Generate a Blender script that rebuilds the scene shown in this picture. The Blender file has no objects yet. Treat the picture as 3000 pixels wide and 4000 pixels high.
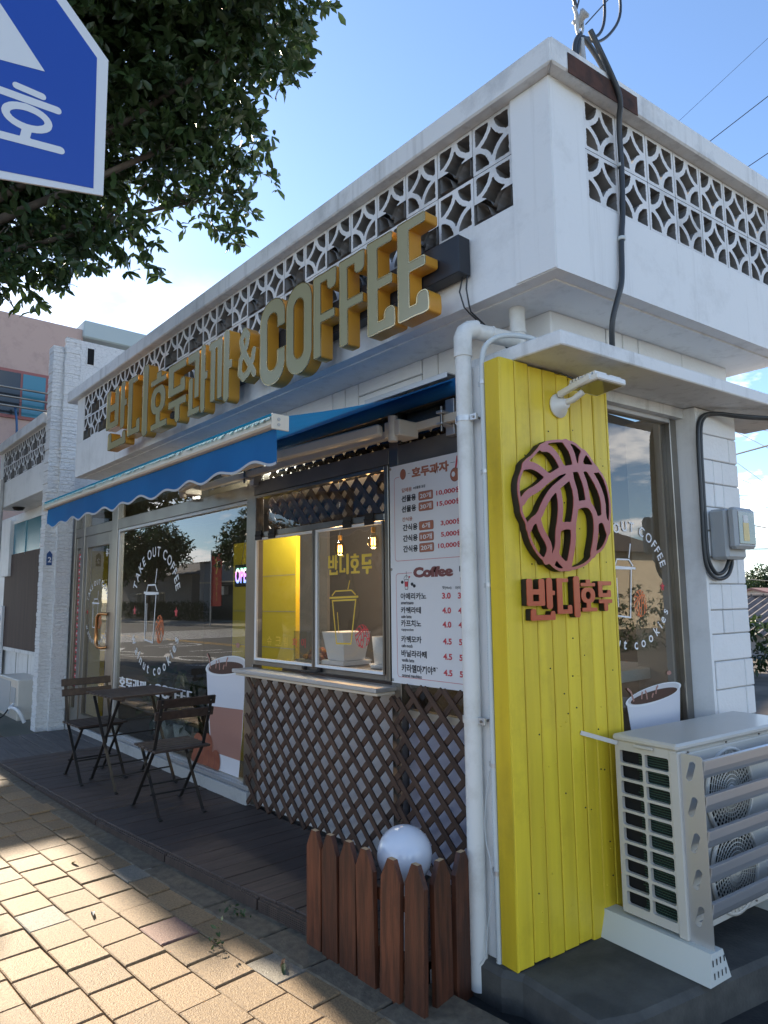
import bpy, math, random
import numpy as np
from mathutils import Matrix, Vector, Euler
random.seed(7); rng = np.random.default_rng(7)
PI = math.pi; R = math.radians
SC = bpy.context.scene; COL = SC.collection
# ------------------------------------------------------------------ camera
CP = Vector((1.8022, -2.2023, 1.5))
cam = bpy.data.cameras.new('camera'); co = bpy.data.objects.new('camera', cam); COL.objects.link(co)
cr, cu, cf = Vector((.6532, .7571, -.0111)), Vector((.1012, -.0728, .9922)), Vector((-.7504, .6492, .1242))
m = Matrix.Identity(4)
for i in range(3): m[i][0], m[i][1], m[i][2], m[i][3] = cr[i], cu[i], -cf[i], CP[i]
co.matrix_world = m
cam.sensor_fit = 'HORIZONTAL'; cam.sensor_width = 36; cam.lens = 32.4; cam.clip_start = .05; cam.clip_end = 3000
SC.camera = co
def proj(p):
    v = Vector(p) - CP; d = v.dot(cf)
    return (.5 + .9 * v.dot(cr) / d, .5 - .675 * v.dot(cu) / d, d)     # 0..1 in frame
# ------------------------------------------------------------------ light
SUN_EL, SUN_AZ = R(31), R(5.6)        # azimuth: degrees behind the facade plane, seen from the left end of the street
sd = Vector((-math.cos(SUN_EL) * math.cos(SUN_AZ), math.cos(SUN_EL) * math.sin(SUN_AZ), math.sin(SUN_EL)))
W = bpy.data.worlds.new('World'); SC.world = W; W.use_nodes = True
wn, wl = W.node_tree.nodes, W.node_tree.links
bg = wn['Background']; bg.inputs[1].default_value = .09
sky = wn.new('ShaderNodeTexSky'); sky.sky_type = 'NISHITA'; sky.sun_disc = False
sky.sun_elevation = SUN_EL; sky.sun_rotation = math.atan2(sd.x, sd.y); sky.air_density = .92; sky.dust_density = .16; sky.ozone_density = 3.3
tc = wn.new('ShaderNodeTexCoord'); sx = wn.new('ShaderNodeSeparateXYZ'); wl.new(tc.outputs['Generated'], sx.inputs[0])
def wm(op, a, b=None, c=None):
    n = wn.new('ShaderNodeMath'); n.operation = op
    for i, v in enumerate((a, b, c)):
        if v is None: continue
        if isinstance(v, (int, float)): n.inputs[i].default_value = v
        else: wl.new(v, n.inputs[i])
    return n.outputs[0]
den = wm('ADD', wm('MAXIMUM', sx.outputs[2], 0.0), .22)
cx = wn.new('ShaderNodeCombineXYZ'); wl.new(wm('DIVIDE', sx.outputs[0], den), cx.inputs[0]); wl.new(wm('DIVIDE', sx.outputs[1], den), cx.inputs[1])
nz = wn.new('ShaderNodeTexNoise'); nz.inputs['Scale'].default_value = 2.3; nz.inputs['Detail'].default_value = 9; nz.inputs['Roughness'].default_value = .58
va = wn.new('ShaderNodeVectorMath'); va.inputs[1].default_value = (0.0, 0.0, 0.0); wl.new(cx.outputs[0], va.inputs[0]); wl.new(va.outputs[0], nz.inputs['Vector'])
mr = wn.new('ShaderNodeMapRange'); wl.new(nz.outputs[0], mr.inputs[0]); mr.inputs[1].default_value = .50; mr.inputs[2].default_value = .62
low = wn.new('ShaderNodeMapRange'); wl.new(sx.outputs[2], low.inputs[0]); low.inputs[1].default_value = .44; low.inputs[2].default_value = .20
cm = wm('MULTIPLY', mr.outputs[0], wm('MULTIPLY', low.outputs[0], .95))
mx = wn.new('ShaderNodeMix'); mx.data_type = 'RGBA'; wl.new(cm, mx.inputs[0]); wl.new(sky.outputs[0], mx.inputs[6]); mx.inputs[7].default_value = (12, 11.8, 11.6, 1)
wl.new(mx.outputs[2], bg.inputs[0])
sl = bpy.data.lights.new('sun', 'SUN'); sl.energy = 3.5; sl.angle = R(.8); sl.color = (1, .87, .68)
so = bpy.data.objects.new('sun', sl); COL.objects.link(so); so.rotation_euler = (-sd).to_track_quat('-Z', 'Y').to_euler()
SC.view_settings.view_transform = 'Standard'; SC.view_settings.look = 'None'; SC.view_settings.gamma = 1
SC.view_settings.exposure = 1.7; SC.view_settings.use_curve_mapping = False
SC.cycles.transparent_max_bounces = 16; SC.cycles.max_bounces = 8; SC.cycles.use_denoising = True
SC.cycles.sample_clamp_indirect = 6
# ------------------------------------------------------------------ frames
A = R(6.009); cA, sA = math.cos(A), math.sin(A)
def S(u, v, z): return (u * cA + v * sA, -u * sA + v * cA, z)          # side-street frame: u out of the side wall, v along it
RF = (PI / 2, 0, 0)                      # flat things facing the street (-Y)
RS = (PI / 2, 0, PI / 2 - A)             # flat things facing the side street
def gz(x): return max(0., min(.07, -.013 * (x + .9)))
# ------------------------------------------------------------------ materials
MATS = {}
def mat(name, col, rough=.6, metal=0., col2=None, scale=8., bump=0., bscale=None, stain=0., stain_col=(.06, .055, .05), streak=0., rand=0., emit=0., grain=None, spec=.5, coat=0., transl=0., detail=4., thr=(.5, .72)):
    if name in MATS: return MATS[name]
    M = bpy.data.materials.new(name); M.use_nodes = True; MATS[name] = M
    n, l = M.node_tree.nodes, M.node_tree.links; b = n['Principled BSDF']
    b.inputs['Roughness'].default_value = rough; b.inputs['Metallic'].default_value = metal; b.inputs['Specular IOR Level'].default_value = spec
    if coat: b.inputs['Coat Weight'].default_value = coat; b.inputs['Coat Roughness'].default_value = .15
    c4 = lambda c: (c[0], c[1], c[2], 1)
    b.inputs['Base Color'].default_value = c4(col)
    t = n.new('ShaderNodeTexCoord'); src = t.outputs['Object']
    if rand:
        oi = n.new('ShaderNodeObjectInfo'); ad = n.new('ShaderNodeVectorMath'); ad.operation = 'MULTIPLY_ADD'
        l.new(oi.outputs['Random'], ad.inputs[0]); ad.inputs[1].default_value = (37, 19, 53); l.new(src, ad.inputs[2]); src = ad.outputs[0]
    if grain:
        mp = n.new('ShaderNodeMapping'); mp.inputs['Scale'].default_value = grain; l.new(src, mp.inputs[0]); gsrc = mp.outputs[0]
    else: gsrc = src
    out = None
    if col2:
        z = n.new('ShaderNodeTexNoise'); z.inputs['Scale'].default_value = scale; z.inputs['Detail'].default_value = detail; l.new(gsrc, z.inputs['Vector'])
        mm = n.new('ShaderNodeMapRange'); mm.inputs[1].default_value = .36; mm.inputs[2].default_value = .64; l.new(z.outputs[0], mm.inputs[0])
        x = n.new('ShaderNodeMix'); x.data_type = 'RGBA'; x.inputs[6].default_value = c4(col); x.inputs[7].default_value = c4(col2); l.new(mm.outputs[0], x.inputs[0]); out = x.outputs[2]
    if stain:
        z = n.new('ShaderNodeTexNoise'); z.inputs['Scale'].default_value = 2.2; z.inputs['Detail'].default_value = 9; z.inputs['Roughness'].default_value = .72; l.new(src, z.inputs['Vector'])
        mm = n.new('ShaderNodeMapRange'); mm.inputs[1].default_value = thr[0]; mm.inputs[2].default_value = thr[1]; mm.inputs[4].default_value = stain; l.new(z.outputs[0], mm.inputs[0])
        x = n.new('ShaderNodeMix'); x.data_type = 'RGBA'; x.inputs[7].default_value = c4(stain_col); l.new(mm.outputs[0], x.inputs[0])
        if out: l.new(out, x.inputs[6])
        else: x.inputs[6].default_value = c4(col)
        out = x.outputs[2]
    if streak:
        mp2 = n.new('ShaderNodeMapping'); mp2.inputs['Scale'].default_value = (11, 11, .55); l.new(src, mp2.inputs[0])
        z = n.new('ShaderNodeTexNoise'); z.inputs['Scale'].default_value = 1.; z.inputs['Detail'].default_value = 7; z.inputs['Roughness'].default_value = .65; l.new(mp2.outputs[0], z.inputs['Vector'])
        mm = n.new('ShaderNodeMapRange'); mm.inputs[1].default_value = .54; mm.inputs[2].default_value = .74; mm.inputs[4].default_value = streak; l.new(z.outputs[0], mm.inputs[0])
        x = n.new('ShaderNodeMix'); x.data_type = 'RGBA'; x.inputs[7].default_value = (.27, .255, .23, 1); l.new(mm.outputs[0], x.inputs[0])
        if out: l.new(out, x.inputs[6])
        else: x.inputs[6].default_value = c4(col)
        out = x.outputs[2]
    if rand:
        h = n.new('ShaderNodeHueSaturation'); mm = n.new('ShaderNodeMapRange'); mm.inputs[3].default_value = 1 - rand; mm.inputs[4].default_value = 1 + rand
        l.new(oi.outputs['Random'], mm.inputs[0]); l.new(mm.outputs[0], h.inputs['Value'])
        if out: l.new(out, h.inputs['Color'])
        else: h.inputs['Color'].default_value = c4(col)
        out = h.outputs[0]
    if out: l.new(out, b.inputs['Base Color'])
    if bump:
        z = n.new('ShaderNodeTexNoise'); z.inputs['Scale'].default_value = bscale or scale * 6; z.inputs['Detail'].default_value = 6; l.new(gsrc if grain else src, z.inputs['Vector'])
        bp = n.new('ShaderNodeBump'); bp.inputs['Strength'].default_value = bump; bp.inputs['Distance'].default_value = .004; l.new(z.outputs[0], bp.inputs['Height']); l.new(bp.outputs[0], b.inputs['Normal'])
    if emit: b.inputs['Emission Color'].default_value = c4(col); b.inputs['Emission Strength'].default_value = emit
    if transl:
        tr = n.new('ShaderNodeBsdfTranslucent'); ms = n.new('ShaderNodeMixShader'); ms.inputs[0].default_value = transl
        if out: l.new(out, tr.inputs[0])
        else: tr.inputs[0].default_value = c4(col)
        l.new(b.outputs[0], ms.inputs[1]); l.new(tr.outputs[0], ms.inputs[2]); l.new(ms.outputs[0], n['Material Output'].inputs[0])
    return M
def glass(name, tint=(.80, .84, .82), ior=1.75, rough=0., wob=0.):
    if name in MATS: return MATS[name]
    M = bpy.data.materials.new(name); M.use_nodes = True; MATS[name] = M
    n, l = M.node_tree.nodes, M.node_tree.links; n.remove(n['Principled BSDF'])
    t = n.new('ShaderNodeBsdfTransparent'); t.inputs[0].default_value = (*tint, 1)
    g = n.new('ShaderNodeBsdfGlossy'); g.inputs['Roughness'].default_value = rough; g.inputs[0].default_value = (.95, .95, .95, 1)
    f = n.new('ShaderNodeFresnel'); f.inputs[0].default_value = ior
    ge = n.new('ShaderNodeNewGeometry'); ff = n.new('ShaderNodeMath'); ff.operation = 'MULTIPLY'; iv = n.new('ShaderNodeMath'); iv.operation = 'SUBTRACT'; iv.inputs[0].default_value = 1; l.new(ge.outputs['Backfacing'], iv.inputs[1]); l.new(f.outputs[0], ff.inputs[0]); l.new(iv.outputs[0], ff.inputs[1])      # the far face of the sheet only lets light through
    ms = n.new('ShaderNodeMixShader'); l.new(ff.outputs[0], ms.inputs[0]); l.new(t.outputs[0], ms.inputs[1]); l.new(g.outputs[0], ms.inputs[2]); l.new(ms.outputs[0], n['Material Output'].inputs[0])
    if wob:
        z = n.new('ShaderNodeTexNoise'); z.inputs['Scale'].default_value = 3.; z.inputs['Detail'].default_value = 1; tt = n.new('ShaderNodeTexCoord'); l.new(tt.outputs['Object'], z.inputs['Vector'])
        bp = n.new('ShaderNodeBump'); bp.inputs['Strength'].default_value = wob; bp.inputs['Distance'].default_value = .05; l.new(z.outputs[0], bp.inputs['Height']); l.new(bp.outputs[0], g.inputs['Normal']); 
    return M
M_white = mat('white_paint', (.80, .80, .79), .55, stain=.34, stain_col=(.36, .35, .33), streak=.30, bump=.25, bscale=45)
M_cap = mat('weathered_white', (.76, .76, .75), .6, streak=.5, stain=.6, stain_col=(.24, .24, .24), bump=.4, bscale=40, thr=(.50, .74))
M_block = mat('painted_block', (.80, .79, .77), .7, stain=.16, stain_col=(.42, .38, .33), bump=.75, bscale=55, rand=.025)
M_joint = mat('block_joint', (.36, .35, .34), .9)
M_breeze = mat('breeze_white', (.74, .74, .74), .8, stain=.6, stain_col=(.22, .21, .20), bump=.9, bscale=70, thr=(.5, .75), rand=.04)
M_steel = mat('stainless_steel', (.33, .305, .27), .30, .9, col2=(.23, .21, .185), scale=3, grain=(1, 1, .2), bump=.05, bscale=30)
M_beam = mat('dull_steel', (.20, .185, .17), .42, .55, col2=(.15, .14, .13), scale=3)
M_alu = mat('aluminium', (.58, .58, .58), .42, .75)
M_cream = mat('cream_metal', (.66, .58, .46), .45, stain=.3, stain_col=(.3, .22, .14))
M_black = mat('black_plastic', (.012, .013, .015), .45)
M_cable = mat('cable_rubber', (.035, .04, .045), .42)
M_pvc = mat('pvc_white', (.74, .73, .69), .35, stain=.5, stain_col=(.42, .39, .32), thr=(.5, .66))
M_condt = mat('conduit_grey', (.60, .63, .62), .5)
M_wood = mat('dark_lattice_wood', (.092, .047, .028), .6, col2=(.046, .023, .014), scale=6, grain=(1, 1, 6), bump=.3, bscale=40, rand=.18)
M_picket = mat('stained_picket', (.135, .042, .018), .55, col2=(.060, .020, .009), scale=5, grain=(9, .9, 9), bump=.35, bscale=20, rand=.28, stain=.75, stain_col=(.028, .012, .008))
M_cutend = mat('cut_wood', (.50, .34, .19), .8)
M_deck = mat('deck_composite', (.082, .056, .045), .62, col2=(.050, .035, .029), scale=4, grain=(8, 1, 1), bump=.4, bscale=30, rand=.14)
M_deck2 = mat('deck_composite_worn', (.13, .12, .115), .7, col2=(.09, .083, .08), scale=4, grain=(1, 8, 1), bump=.4, bscale=30, rand=.1)
M_bistro = mat('bistro_wood', (.060, .040, .030), .5, col2=(.035, .022, .017), scale=6, grain=(1, 5, 5), rand=.15)
M_iron = mat('dark_iron', (.030, .028, .027), .45, .3)
def mat_tile(name, c, c2): return mat(name, c, .62, col2=c2, scale=95, bump=.9, bscale=170, rand=.14, stain=.35, stain_col=(.10, .085, .06), thr=(.55, .8), detail=2)
M_tile = mat_tile('ochre_paver', (.33, .215, .108), (.215, .138, .07)); M_tile2 = mat_tile('pink_paver', (.26, .145, .11), (.19, .105, .08)); M_tile3 = mat_tile('red_paver', (.17, .06, .05), (.12, .042, .036)); M_tile4 = mat_tile('grey_paver', (.24, .21, .165), (.17, .15, .115))
M_sand = mat('joint_sand', (.15, .115, .072), .95, col2=(.07, .055, .036), scale=30, bump=.6, bscale=90)
M_conc = mat('dark_concrete', (.105, .100, .088), .85, col2=(.062, .060, .054), scale=7, bump=.8, bscale=70, stain=.6, stain_col=(.028, .028, .027), detail=9)
M_curb = mat('kerb_stone', (.185, .145, .095), .85, col2=(.115, .09, .06), scale=25, bump=.8, bscale=80, stain=.5, stain_col=(.05, .045, .04))
M_dirt = mat('dark_soil', (.030, .028, .024), .95, col2=(.016, .015, .014), scale=9, bump=.9, bscale=40)
M_land = mat('dry_land', (.20, .18, .14), .9, col2=(.12, .12, .08), scale=.4)
M_asph = mat('asphalt', (.11, .108, .105), .85, col2=(.08, .08, .08), scale=60, bump=.5, bscale=150)
M_road_w = mat('road_white', (.72, .72, .70), .7); M_road_y = mat('road_yellow', (.70, .42, .06), .7)
M_yel = mat('yellow_paint', (.80, .60, .035), .42, col2=(.69, .50, .03), scale=3, grain=(6, 6, .35), bump=.22, bscale=26, rand=.07, stain=.42, stain_col=(.36, .24, .02), thr=(.52, .74))
M_yelwall = mat('yellow_wall', (.70, .52, .03), .6)
M_gold_side = mat('amber_return', (.64, .30, .035), .32, coat=.3)
M_gold_trim = mat('gold_trim', (.85, .66, .36), .22, .9)
M_face = mat('cream_acrylic', (.37, .325, .185), .28, coat=.4)
M_plum = mat('plum_acrylic', (.37, .070, .070), .28, coat=.35)
M_dark = mat('dark_edge', (.016, .012, .010), .6)
M_cloth = mat('awning_blue', (.003, .15, .40), .75, transl=.32, col2=(.003, .125, .34), scale=3, bump=.1, bscale=300)
M_hem = mat('hem_tape', (.45, .45, .45), .8)
M_fringe_lit = mat('awning_fringe_sunlit', (.02, .34, .50), .8, transl=.5)  # cloth edge again, with its cyan sun glow put into the colour
M_ink = mat('print_ink', (.022, .024, .030), .6); M_board = mat('menu_vinyl', (.74, .74, .745), .5); M_red = mat('print_red', (.55, .055, .07), .6); M_brn = mat('print_brown', (.40, .145, .085), .6); M_brn2 = mat('print_dark_brown', (.21, .07, .065), .6)
M_vinyl = mat('white_vinyl', (.82, .82, .82), .5); M_orange = mat('orange_vinyl', (.72, .16, .04), .5); M_yvin = mat('yellow_vinyl', (.72, .50, .05), .5); M_rvin = mat('red_vinyl', (.62, .05, .06), .5)
M_cup = mat('cup_print', (.74, .73, .76), .5); M_band = mat('band_print', (.40, .20, .155), .5); M_coffee = mat('coffee_print', (.07, .028, .018), .5); M_cookie = mat('cookie_print', (.36, .115, .060), .5, col2=(.27, .075, .038), scale=14); M_inner = mat('cup_inner_print', (.62, .60, .60), .5)
M_leaf = mat('leaf_green', (.032, .058, .020), .36, col2=(.050, .085, .026), scale=3, transl=.30, rand=.1)
M_bark = mat('bark', (.13, .10, .075), .9, col2=(.07, .055, .04), scale=12, bump=.8, bscale=30)
M_sign_b = mat('sign_blue', (.008, .06, .36), .35, coat=.2); M_sign_w = mat('sign_white', (.70, .71, .72), .45, bump=.12, bscale=120)
M_globe = mat('opal_globe', (.70, .72, .78), .22, coat=.5)
M_ac = mat('ac_beige', (.60, .565, .50), .36, coat=.15, stain=.2, stain_col=(.34, .31, .26)); M_fin = mat('green_fin', (.035, .085, .065), .4, .3); M_aclouv = mat('louvre_alu', (.62, .63, .65), .36, .75); M_foot = mat('foot_plastic', (.62, .63, .58), .6)
M_dkgap = mat('dark_gap', (.006, .006, .006), .9)
M_glass = glass('window_glass', (.72, .75, .73), 2.0); M_acryl = glass('acrylic_sheet', (.90, .91, .90), 1.5, .0, .14)
M_meter = mat('meter_grey', (.40, .42, .43), .5)
M_rust = mat('rust', (.085, .035, .022), .85, col2=(.03, .016, .012), scale=14, bump=.6, bscale=30)
M_blkpaint = mat('box_navy', (.016, .019, .026), .4)
M_pink = mat('pink_render', (.50, .355, .305), .85, stain=.35, stain_col=(.16, .11, .10), bump=.3, bscale=20)
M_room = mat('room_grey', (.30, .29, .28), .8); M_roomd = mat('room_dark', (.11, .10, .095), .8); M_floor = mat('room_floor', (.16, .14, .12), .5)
M_raw = mat('raw_concrete_shade', (.27, .26, .25), .9, col2=(.19, .185, .18), scale=6, bump=.5, bscale=30)  # unpainted concrete, toned dark to carry the shade inside the pierced openings
M_conct = mat('old_concrete', (.45, .44, .42), .85, stain=.6, stain_col=(.16, .15, .14), bump=.4, bscale=18)

# ------------------------------------------------------------------ mesh builder
class MB:
    def __init__(s): s.v = []; s.f = []; s.mi = []; s.ms = []; s.sm = []
    def mid(s, m):
        if m not in s.ms: s.ms.append(m)
        return s.ms.index(m)
    def add(s, vs, fs, m, T=None, smooth=False):
        o = len(s.v); k = s.mid(m)
        s.v += [tuple(T @ Vector(p)) for p in vs] if T is not None else [tuple(p) for p in vs]
        s.f += [tuple(o + i for i in f) for f in fs]; s.mi += [k] * len(fs); s.sm += [smooth] * len(fs)
    def box(s, x0, x1, y0, y1, z0, z1, m, T=None):
        x0, x1 = sorted((x0, x1)); y0, y1 = sorted((y0, y1)); z0, z1 = sorted((z0, z1))
        s.add([(x0, y0, z0), (x1, y0, z0), (x1, y1, z0), (x0, y1, z0), (x0, y0, z1), (x1, y0, z1), (x1, y1, z1), (x0, y1, z1)],
              [(0, 3, 2, 1), (4, 5, 6, 7), (0, 1, 5, 4), (1, 2, 6, 5), (2, 3, 7, 6), (3, 0, 4, 7)], m, T); return s
    def bar(s, p, q, w, h, m, up=(0, 0, 1), T=None):
        p, q = Vector(p), Vector(q); d = (q - p); L = d.length; d.normalize(); u = Vector(up)
        if abs(d.dot(u)) > .95: u = Vector((0, 1, 0))
        sd_ = d.cross(u).normalized(); u = sd_.cross(d)
        Mx = Matrix((( *d, 0), (*sd_, 0), (*u, 0), (0, 0, 0, 1))).transposed(); Mx.translation = p
        s.box(0, L, -w / 2, w / 2, -h / 2, h / 2, m, (T @ Mx) if T is not None else Mx); return s
    def prism(s, poly, z0, z1, m, T=None):
        n = len(poly)
        ar = sum(poly[i][0] * poly[(i + 1) % n][1] - poly[(i + 1) % n][0] * poly[i][1] for i in range(n))
        if ar < 0: poly = poly[::-1]
        s.add([(x, y, z0) for x, y in poly] + [(x, y, z1) for x, y in poly], [tuple(range(n))[::-1], tuple(range(n, 2 * n))] + [(i, (i + 1) % n, n + (i + 1) % n, n + i) for i in range(n)], m, T); return s
    def tube(s, pts, r, m, n=8, T=None, caps=True, close=False):
        pts = [Vector(p) for p in pts]; vs = []; N = len(pts); prev = None
        rr = r if isinstance(r, (list, tuple)) else [r] * N
        for i, p in enumerate(pts):
            if close: d = pts[(i + 1) % N] - pts[i - 1]
            else: d = pts[min(i + 1, N - 1)] - pts[max(i - 1, 0)]
            d.normalize()
            if prev is None:
                prev = Vector((0, 0, 1)) if abs(d.z) < .9 else Vector((1, 0, 0))
            a = (prev - d * prev.dot(d)).normalized(); b = d.cross(a); prev = a
            for k in range(n): t = 2 * PI * k / n; vs.append(p + (a * math.cos(t) + b * math.sin(t)) * rr[i])
        fs = [(i * n + k, i * n + (k + 1) % n, ((i + 1) % N) * n + (k + 1) % n, ((i + 1) % N) * n + k) for i in range(N if close else N - 1) for k in range(n)]
        s.add(vs, fs, m, T, True)
        if caps and not close: s.add([vs[k] for k in range(n)], [tuple(range(n))[::-1]], m, T); s.add([vs[(N - 1) * n + k] for k in range(n)], [tuple(range(n))], m, T)
        return s
    def lathe(s, prof, m, n=24, T=None, smooth=True):
        vs = [(r * math.cos(2 * PI * k / n), r * math.sin(2 * PI * k / n), z) for r, z in prof for k in range(n)]
        s.add(vs, [(i * n + k, i * n + (k + 1) % n, (i + 1) * n + (k + 1) % n, (i + 1) * n + k) for i in range(len(prof) - 1) for k in range(n)], m, T, smooth); return s
    def mesh(s, me, m, T=None):
        s.add([v.co for v in me.vertices], [tuple(p.vertices) for p in me.polygons], m, T); return s
    def data(s, name):
        me = bpy.data.meshes.new(name); me.from_pydata(s.v, [], s.f)
        for m in s.ms: me.materials.append(m)
        me.polygons.foreach_set('material_index', s.mi); me.polygons.foreach_set('use_smooth', s.sm); me.update(); return me
    def build(s, name, parent=None, loc=(0, 0, 0), rot=(0, 0, 0), bevel=0., label=None, kind=None):
        return link(name, s.data(name), parent, loc, rot, bevel, label, kind)
def link(name, me, parent=None, loc=(0, 0, 0), rot=(0, 0, 0), bevel=0., label=None, kind=None, scale=None):
    o = bpy.data.objects.new(name, me); COL.objects.link(o); o.location = loc; o.rotation_euler = rot
    if scale: o.scale = scale
    if parent: o.parent = parent
    if bevel: b = o.modifiers.new('bevel', 'BEVEL'); b.width = bevel; b.segments = 1; b.limit_method = 'ANGLE'; b.angle_limit = R(40)
    if label: o['label'] = label
    if kind: o['kind'] = kind
    return o
def thing(name, label, cat, loc=(0, 0, 0), rot=(0, 0, 0), group=None):
    o = bpy.data.objects.new(name, None); COL.objects.link(o); o.location = loc; o.rotation_euler = rot; o.empty_display_size = .1
    return tag(o, label, cat, group)
def tag(o, label, cat, group=None):
    o['label'] = label; o['category'] = cat
    if group: o['group'] = group
    return o
def dup(o, parent=None, loc=None, rot=None, label=None):
    c = o.copy(); COL.objects.link(c)
    if parent: c.parent = parent
    if loc is not None: c.location = loc
    if rot is not None: c.rotation_euler = rot
    if label: c['label'] = label
    for ch in list(o.children): dup(ch, c)
    return c
# ------------------------------------------------------------------ outlines: union of strokes -> closed contours -> filled / extruded mesh
def rr(x0, z0, x1, z1, r=.012): return ('r', x0, z0, x1, z1, r)
def cap(pts, w): return ('c', pts, w / 2)
def field(shapes, X, Z, k=.010):
    d = np.full(X.shape, 9.)
    for sh in shapes:
        neg = sh[0] == '-'
        if neg: sh = sh[1]
        if sh[0] == 'r':
            _, x0, z0, x1, z1, r = sh; r = min(r, (x1 - x0) / 2, (z1 - z0) / 2)
            qx = np.abs(X - (x0 + x1) / 2) - (x1 - x0) / 2 + r; qz = np.abs(Z - (z0 + z1) / 2) - (z1 - z0) / 2 + r
            e = np.hypot(np.maximum(qx, 0), np.maximum(qz, 0)) + np.minimum(np.maximum(qx, qz), 0) - r
        elif sh[0] == 'c':
            e = np.full(X.shape, 9.)
            for (ax, az), (bx, bz) in zip(sh[1], sh[1][1:]):
                dx, dz = bx - ax, bz - az; t = np.clip(((X - ax) * dx + (Z - az) * dz) / (dx * dx + dz * dz + 1e-12), 0, 1)
                e = np.minimum(e, np.hypot(X - ax - t * dx, Z - az - t * dz) - sh[2])
        elif sh[0] == 'e':
            _, ex, ez, rx, rz = sh; q = np.hypot((X - ex) / rx, (Z - ez) / rz); e = (q - 1) * min(rx, rz)
        if neg: d = np.maximum(d, -e)
        elif k: h = np.clip(.5 + .5 * (d - e) / k, 0, 1); d = d * (1 - h) + e * h - k * h * (1 - h)
        else: d = np.minimum(d, e)
    return d
def contours(shapes, iso=0., res=.004, k=.010, eps=.0007, noise=0.):
    xs = []; zs = []
    for sh in shapes:
        if sh[0] == 'r': xs += [sh[1], sh[3]]; zs += [sh[2], sh[4]]
        elif sh[0] == 'c': xs += [p[0] + d * sh[2] for p in sh[1] for d in (-1, 1)]; zs += [p[1] + d * sh[2] for p in sh[1] for d in (-1, 1)]
        elif sh[0] == 'e': xs += [sh[1] - sh[3], sh[1] + sh[3]]; zs += [sh[2] - sh[4], sh[2] + sh[4]]
    gx = np.arange(min(xs) - 3.3 * res, max(xs) + 4 * res, res); gzz = np.arange(min(zs) - 3.3 * res, max(zs) + 4 * res, res)
    X, Z = np.meshgrid(gx, gzz, indexing='ij'); D = field(shapes, X, Z, k) - iso
    if noise: D = D + rng.normal(0, noise, D.shape)
    D[np.abs(D) < 1e-9] = 1e-9
    inn = D < 0; nxt = {}; pos = {}
    c = inn[:-1, :-1] * 1 + inn[1:, :-1] * 2 + inn[1:, 1:] * 4 + inn[:-1, 1:] * 8
    def ep(i, j, e):
        a, b = {0: ((i, j), (i + 1, j)), 1: ((i + 1, j), (i + 1, j + 1)), 2: ((i, j + 1), (i + 1, j + 1)), 3: ((i, j), (i, j + 1))}[e]
        key = (a, b)
        if key not in pos:
            t = D[a] / (D[a] - D[b]); pos[key] = (gx[a[0]] + t * (gx[b[0]] - gx[a[0]]), gzz[a[1]] + t * (gzz[b[1]] - gzz[a[1]]))
        return key
    tab = {1: [(3, 0)], 2: [(0, 1)], 3: [(3, 1)], 4: [(1, 2)], 5: [(3, 0), (1, 2)], 6: [(0, 2)], 7: [(3, 2)], 8: [(2, 3)], 9: [(2, 0)], 10: [(0, 1), (2, 3)], 11: [(2, 1)], 12: [(1, 3)], 13: [(1, 0)], 14: [(0, 3)]}
    for i, j in zip(*np.nonzero((c > 0) & (c < 15))):
        for a, b in tab[int(c[i, j])]: nxt[ep(i, j, a)] = ep(i, j, b)
    loops = []
    while nxt:
        st = next(iter(nxt)); lp = [st]; cur = nxt.pop(st)
        while cur != st and cur in nxt: lp.append(cur); cur = nxt.pop(cur)
        P = np.array([pos[q] for q in lp])
        if len(P) > 5: loops.append(simp(P, eps))
    return loops
def simp(P, eps):
    n = len(P); h = int(np.argmax(((P - P[0]) ** 2).sum(1)))
    def rdp(Q):
        keep = [0, len(Q) - 1]; st = [(0, len(Q) - 1)]
        while st:
            a, b = st.pop()
            if b - a < 2: continue
            d = Q[b] - Q[a]; L = np.hypot(*d) + 1e-12; e = np.abs(d[0] * (Q[a:b, 1] - Q[a, 1]) - d[1] * (Q[a:b, 0] - Q[a, 0])) / L; i = int(np.argmax(e))
            if e[i] > eps and i > 0: keep.append(a + i); st += [(a, a + i), (a + i, b)]
        return Q[sorted(set(keep))]
    return np.vstack([rdp(P[:h + 1])[:-1], rdp(np.vstack([P[h:], P[:1]]))[:-1]])
def fill(loops, depth=0.):
    cu_ = bpy.data.curves.new('outline', 'CURVE'); cu_.dimensions = '2D'; cu_.fill_mode = 'BOTH'; cu_.extrude = depth / 2
    for lp in loops:
        sp = cu_.splines.new('POLY'); sp.points.add(len(lp) - 1); sp.use_cyclic_u = True
        for q, p in zip(sp.points, lp): q.co = (p[0], p[1], 0, 1)
    return curve_mesh(cu_)
def curve_mesh(cu_):
    o = bpy.data.objects.new('tmp', cu_); me = bpy.data.meshes.new_from_object(o, depsgraph=None) if False else None
    COL.objects.link(o); dg = bpy.context.evaluated_depsgraph_get(); me = bpy.data.meshes.new_from_object(o.evaluated_get(dg))
    bpy.data.objects.remove(o); bpy.data.curves.remove(cu_); return me
TXT = {}
def text(s, bold=0.):
    if (s, bold) not in TXT:
        c = bpy.data.curves.new('text', 'FONT'); c.body = s; c.size = 1; c.offset = bold; c.resolution_u = 3; c.fill_mode = 'FRONT'
        me = curve_mesh(c); xs = [v.co.x for v in me.vertices] or [0]; zs = [v.co.y for v in me.vertices] or [0]
        TXT[(s, bold)] = (me, min(xs), max(xs), min(zs), max(zs))
    return TXT[(s, bold)]
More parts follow.
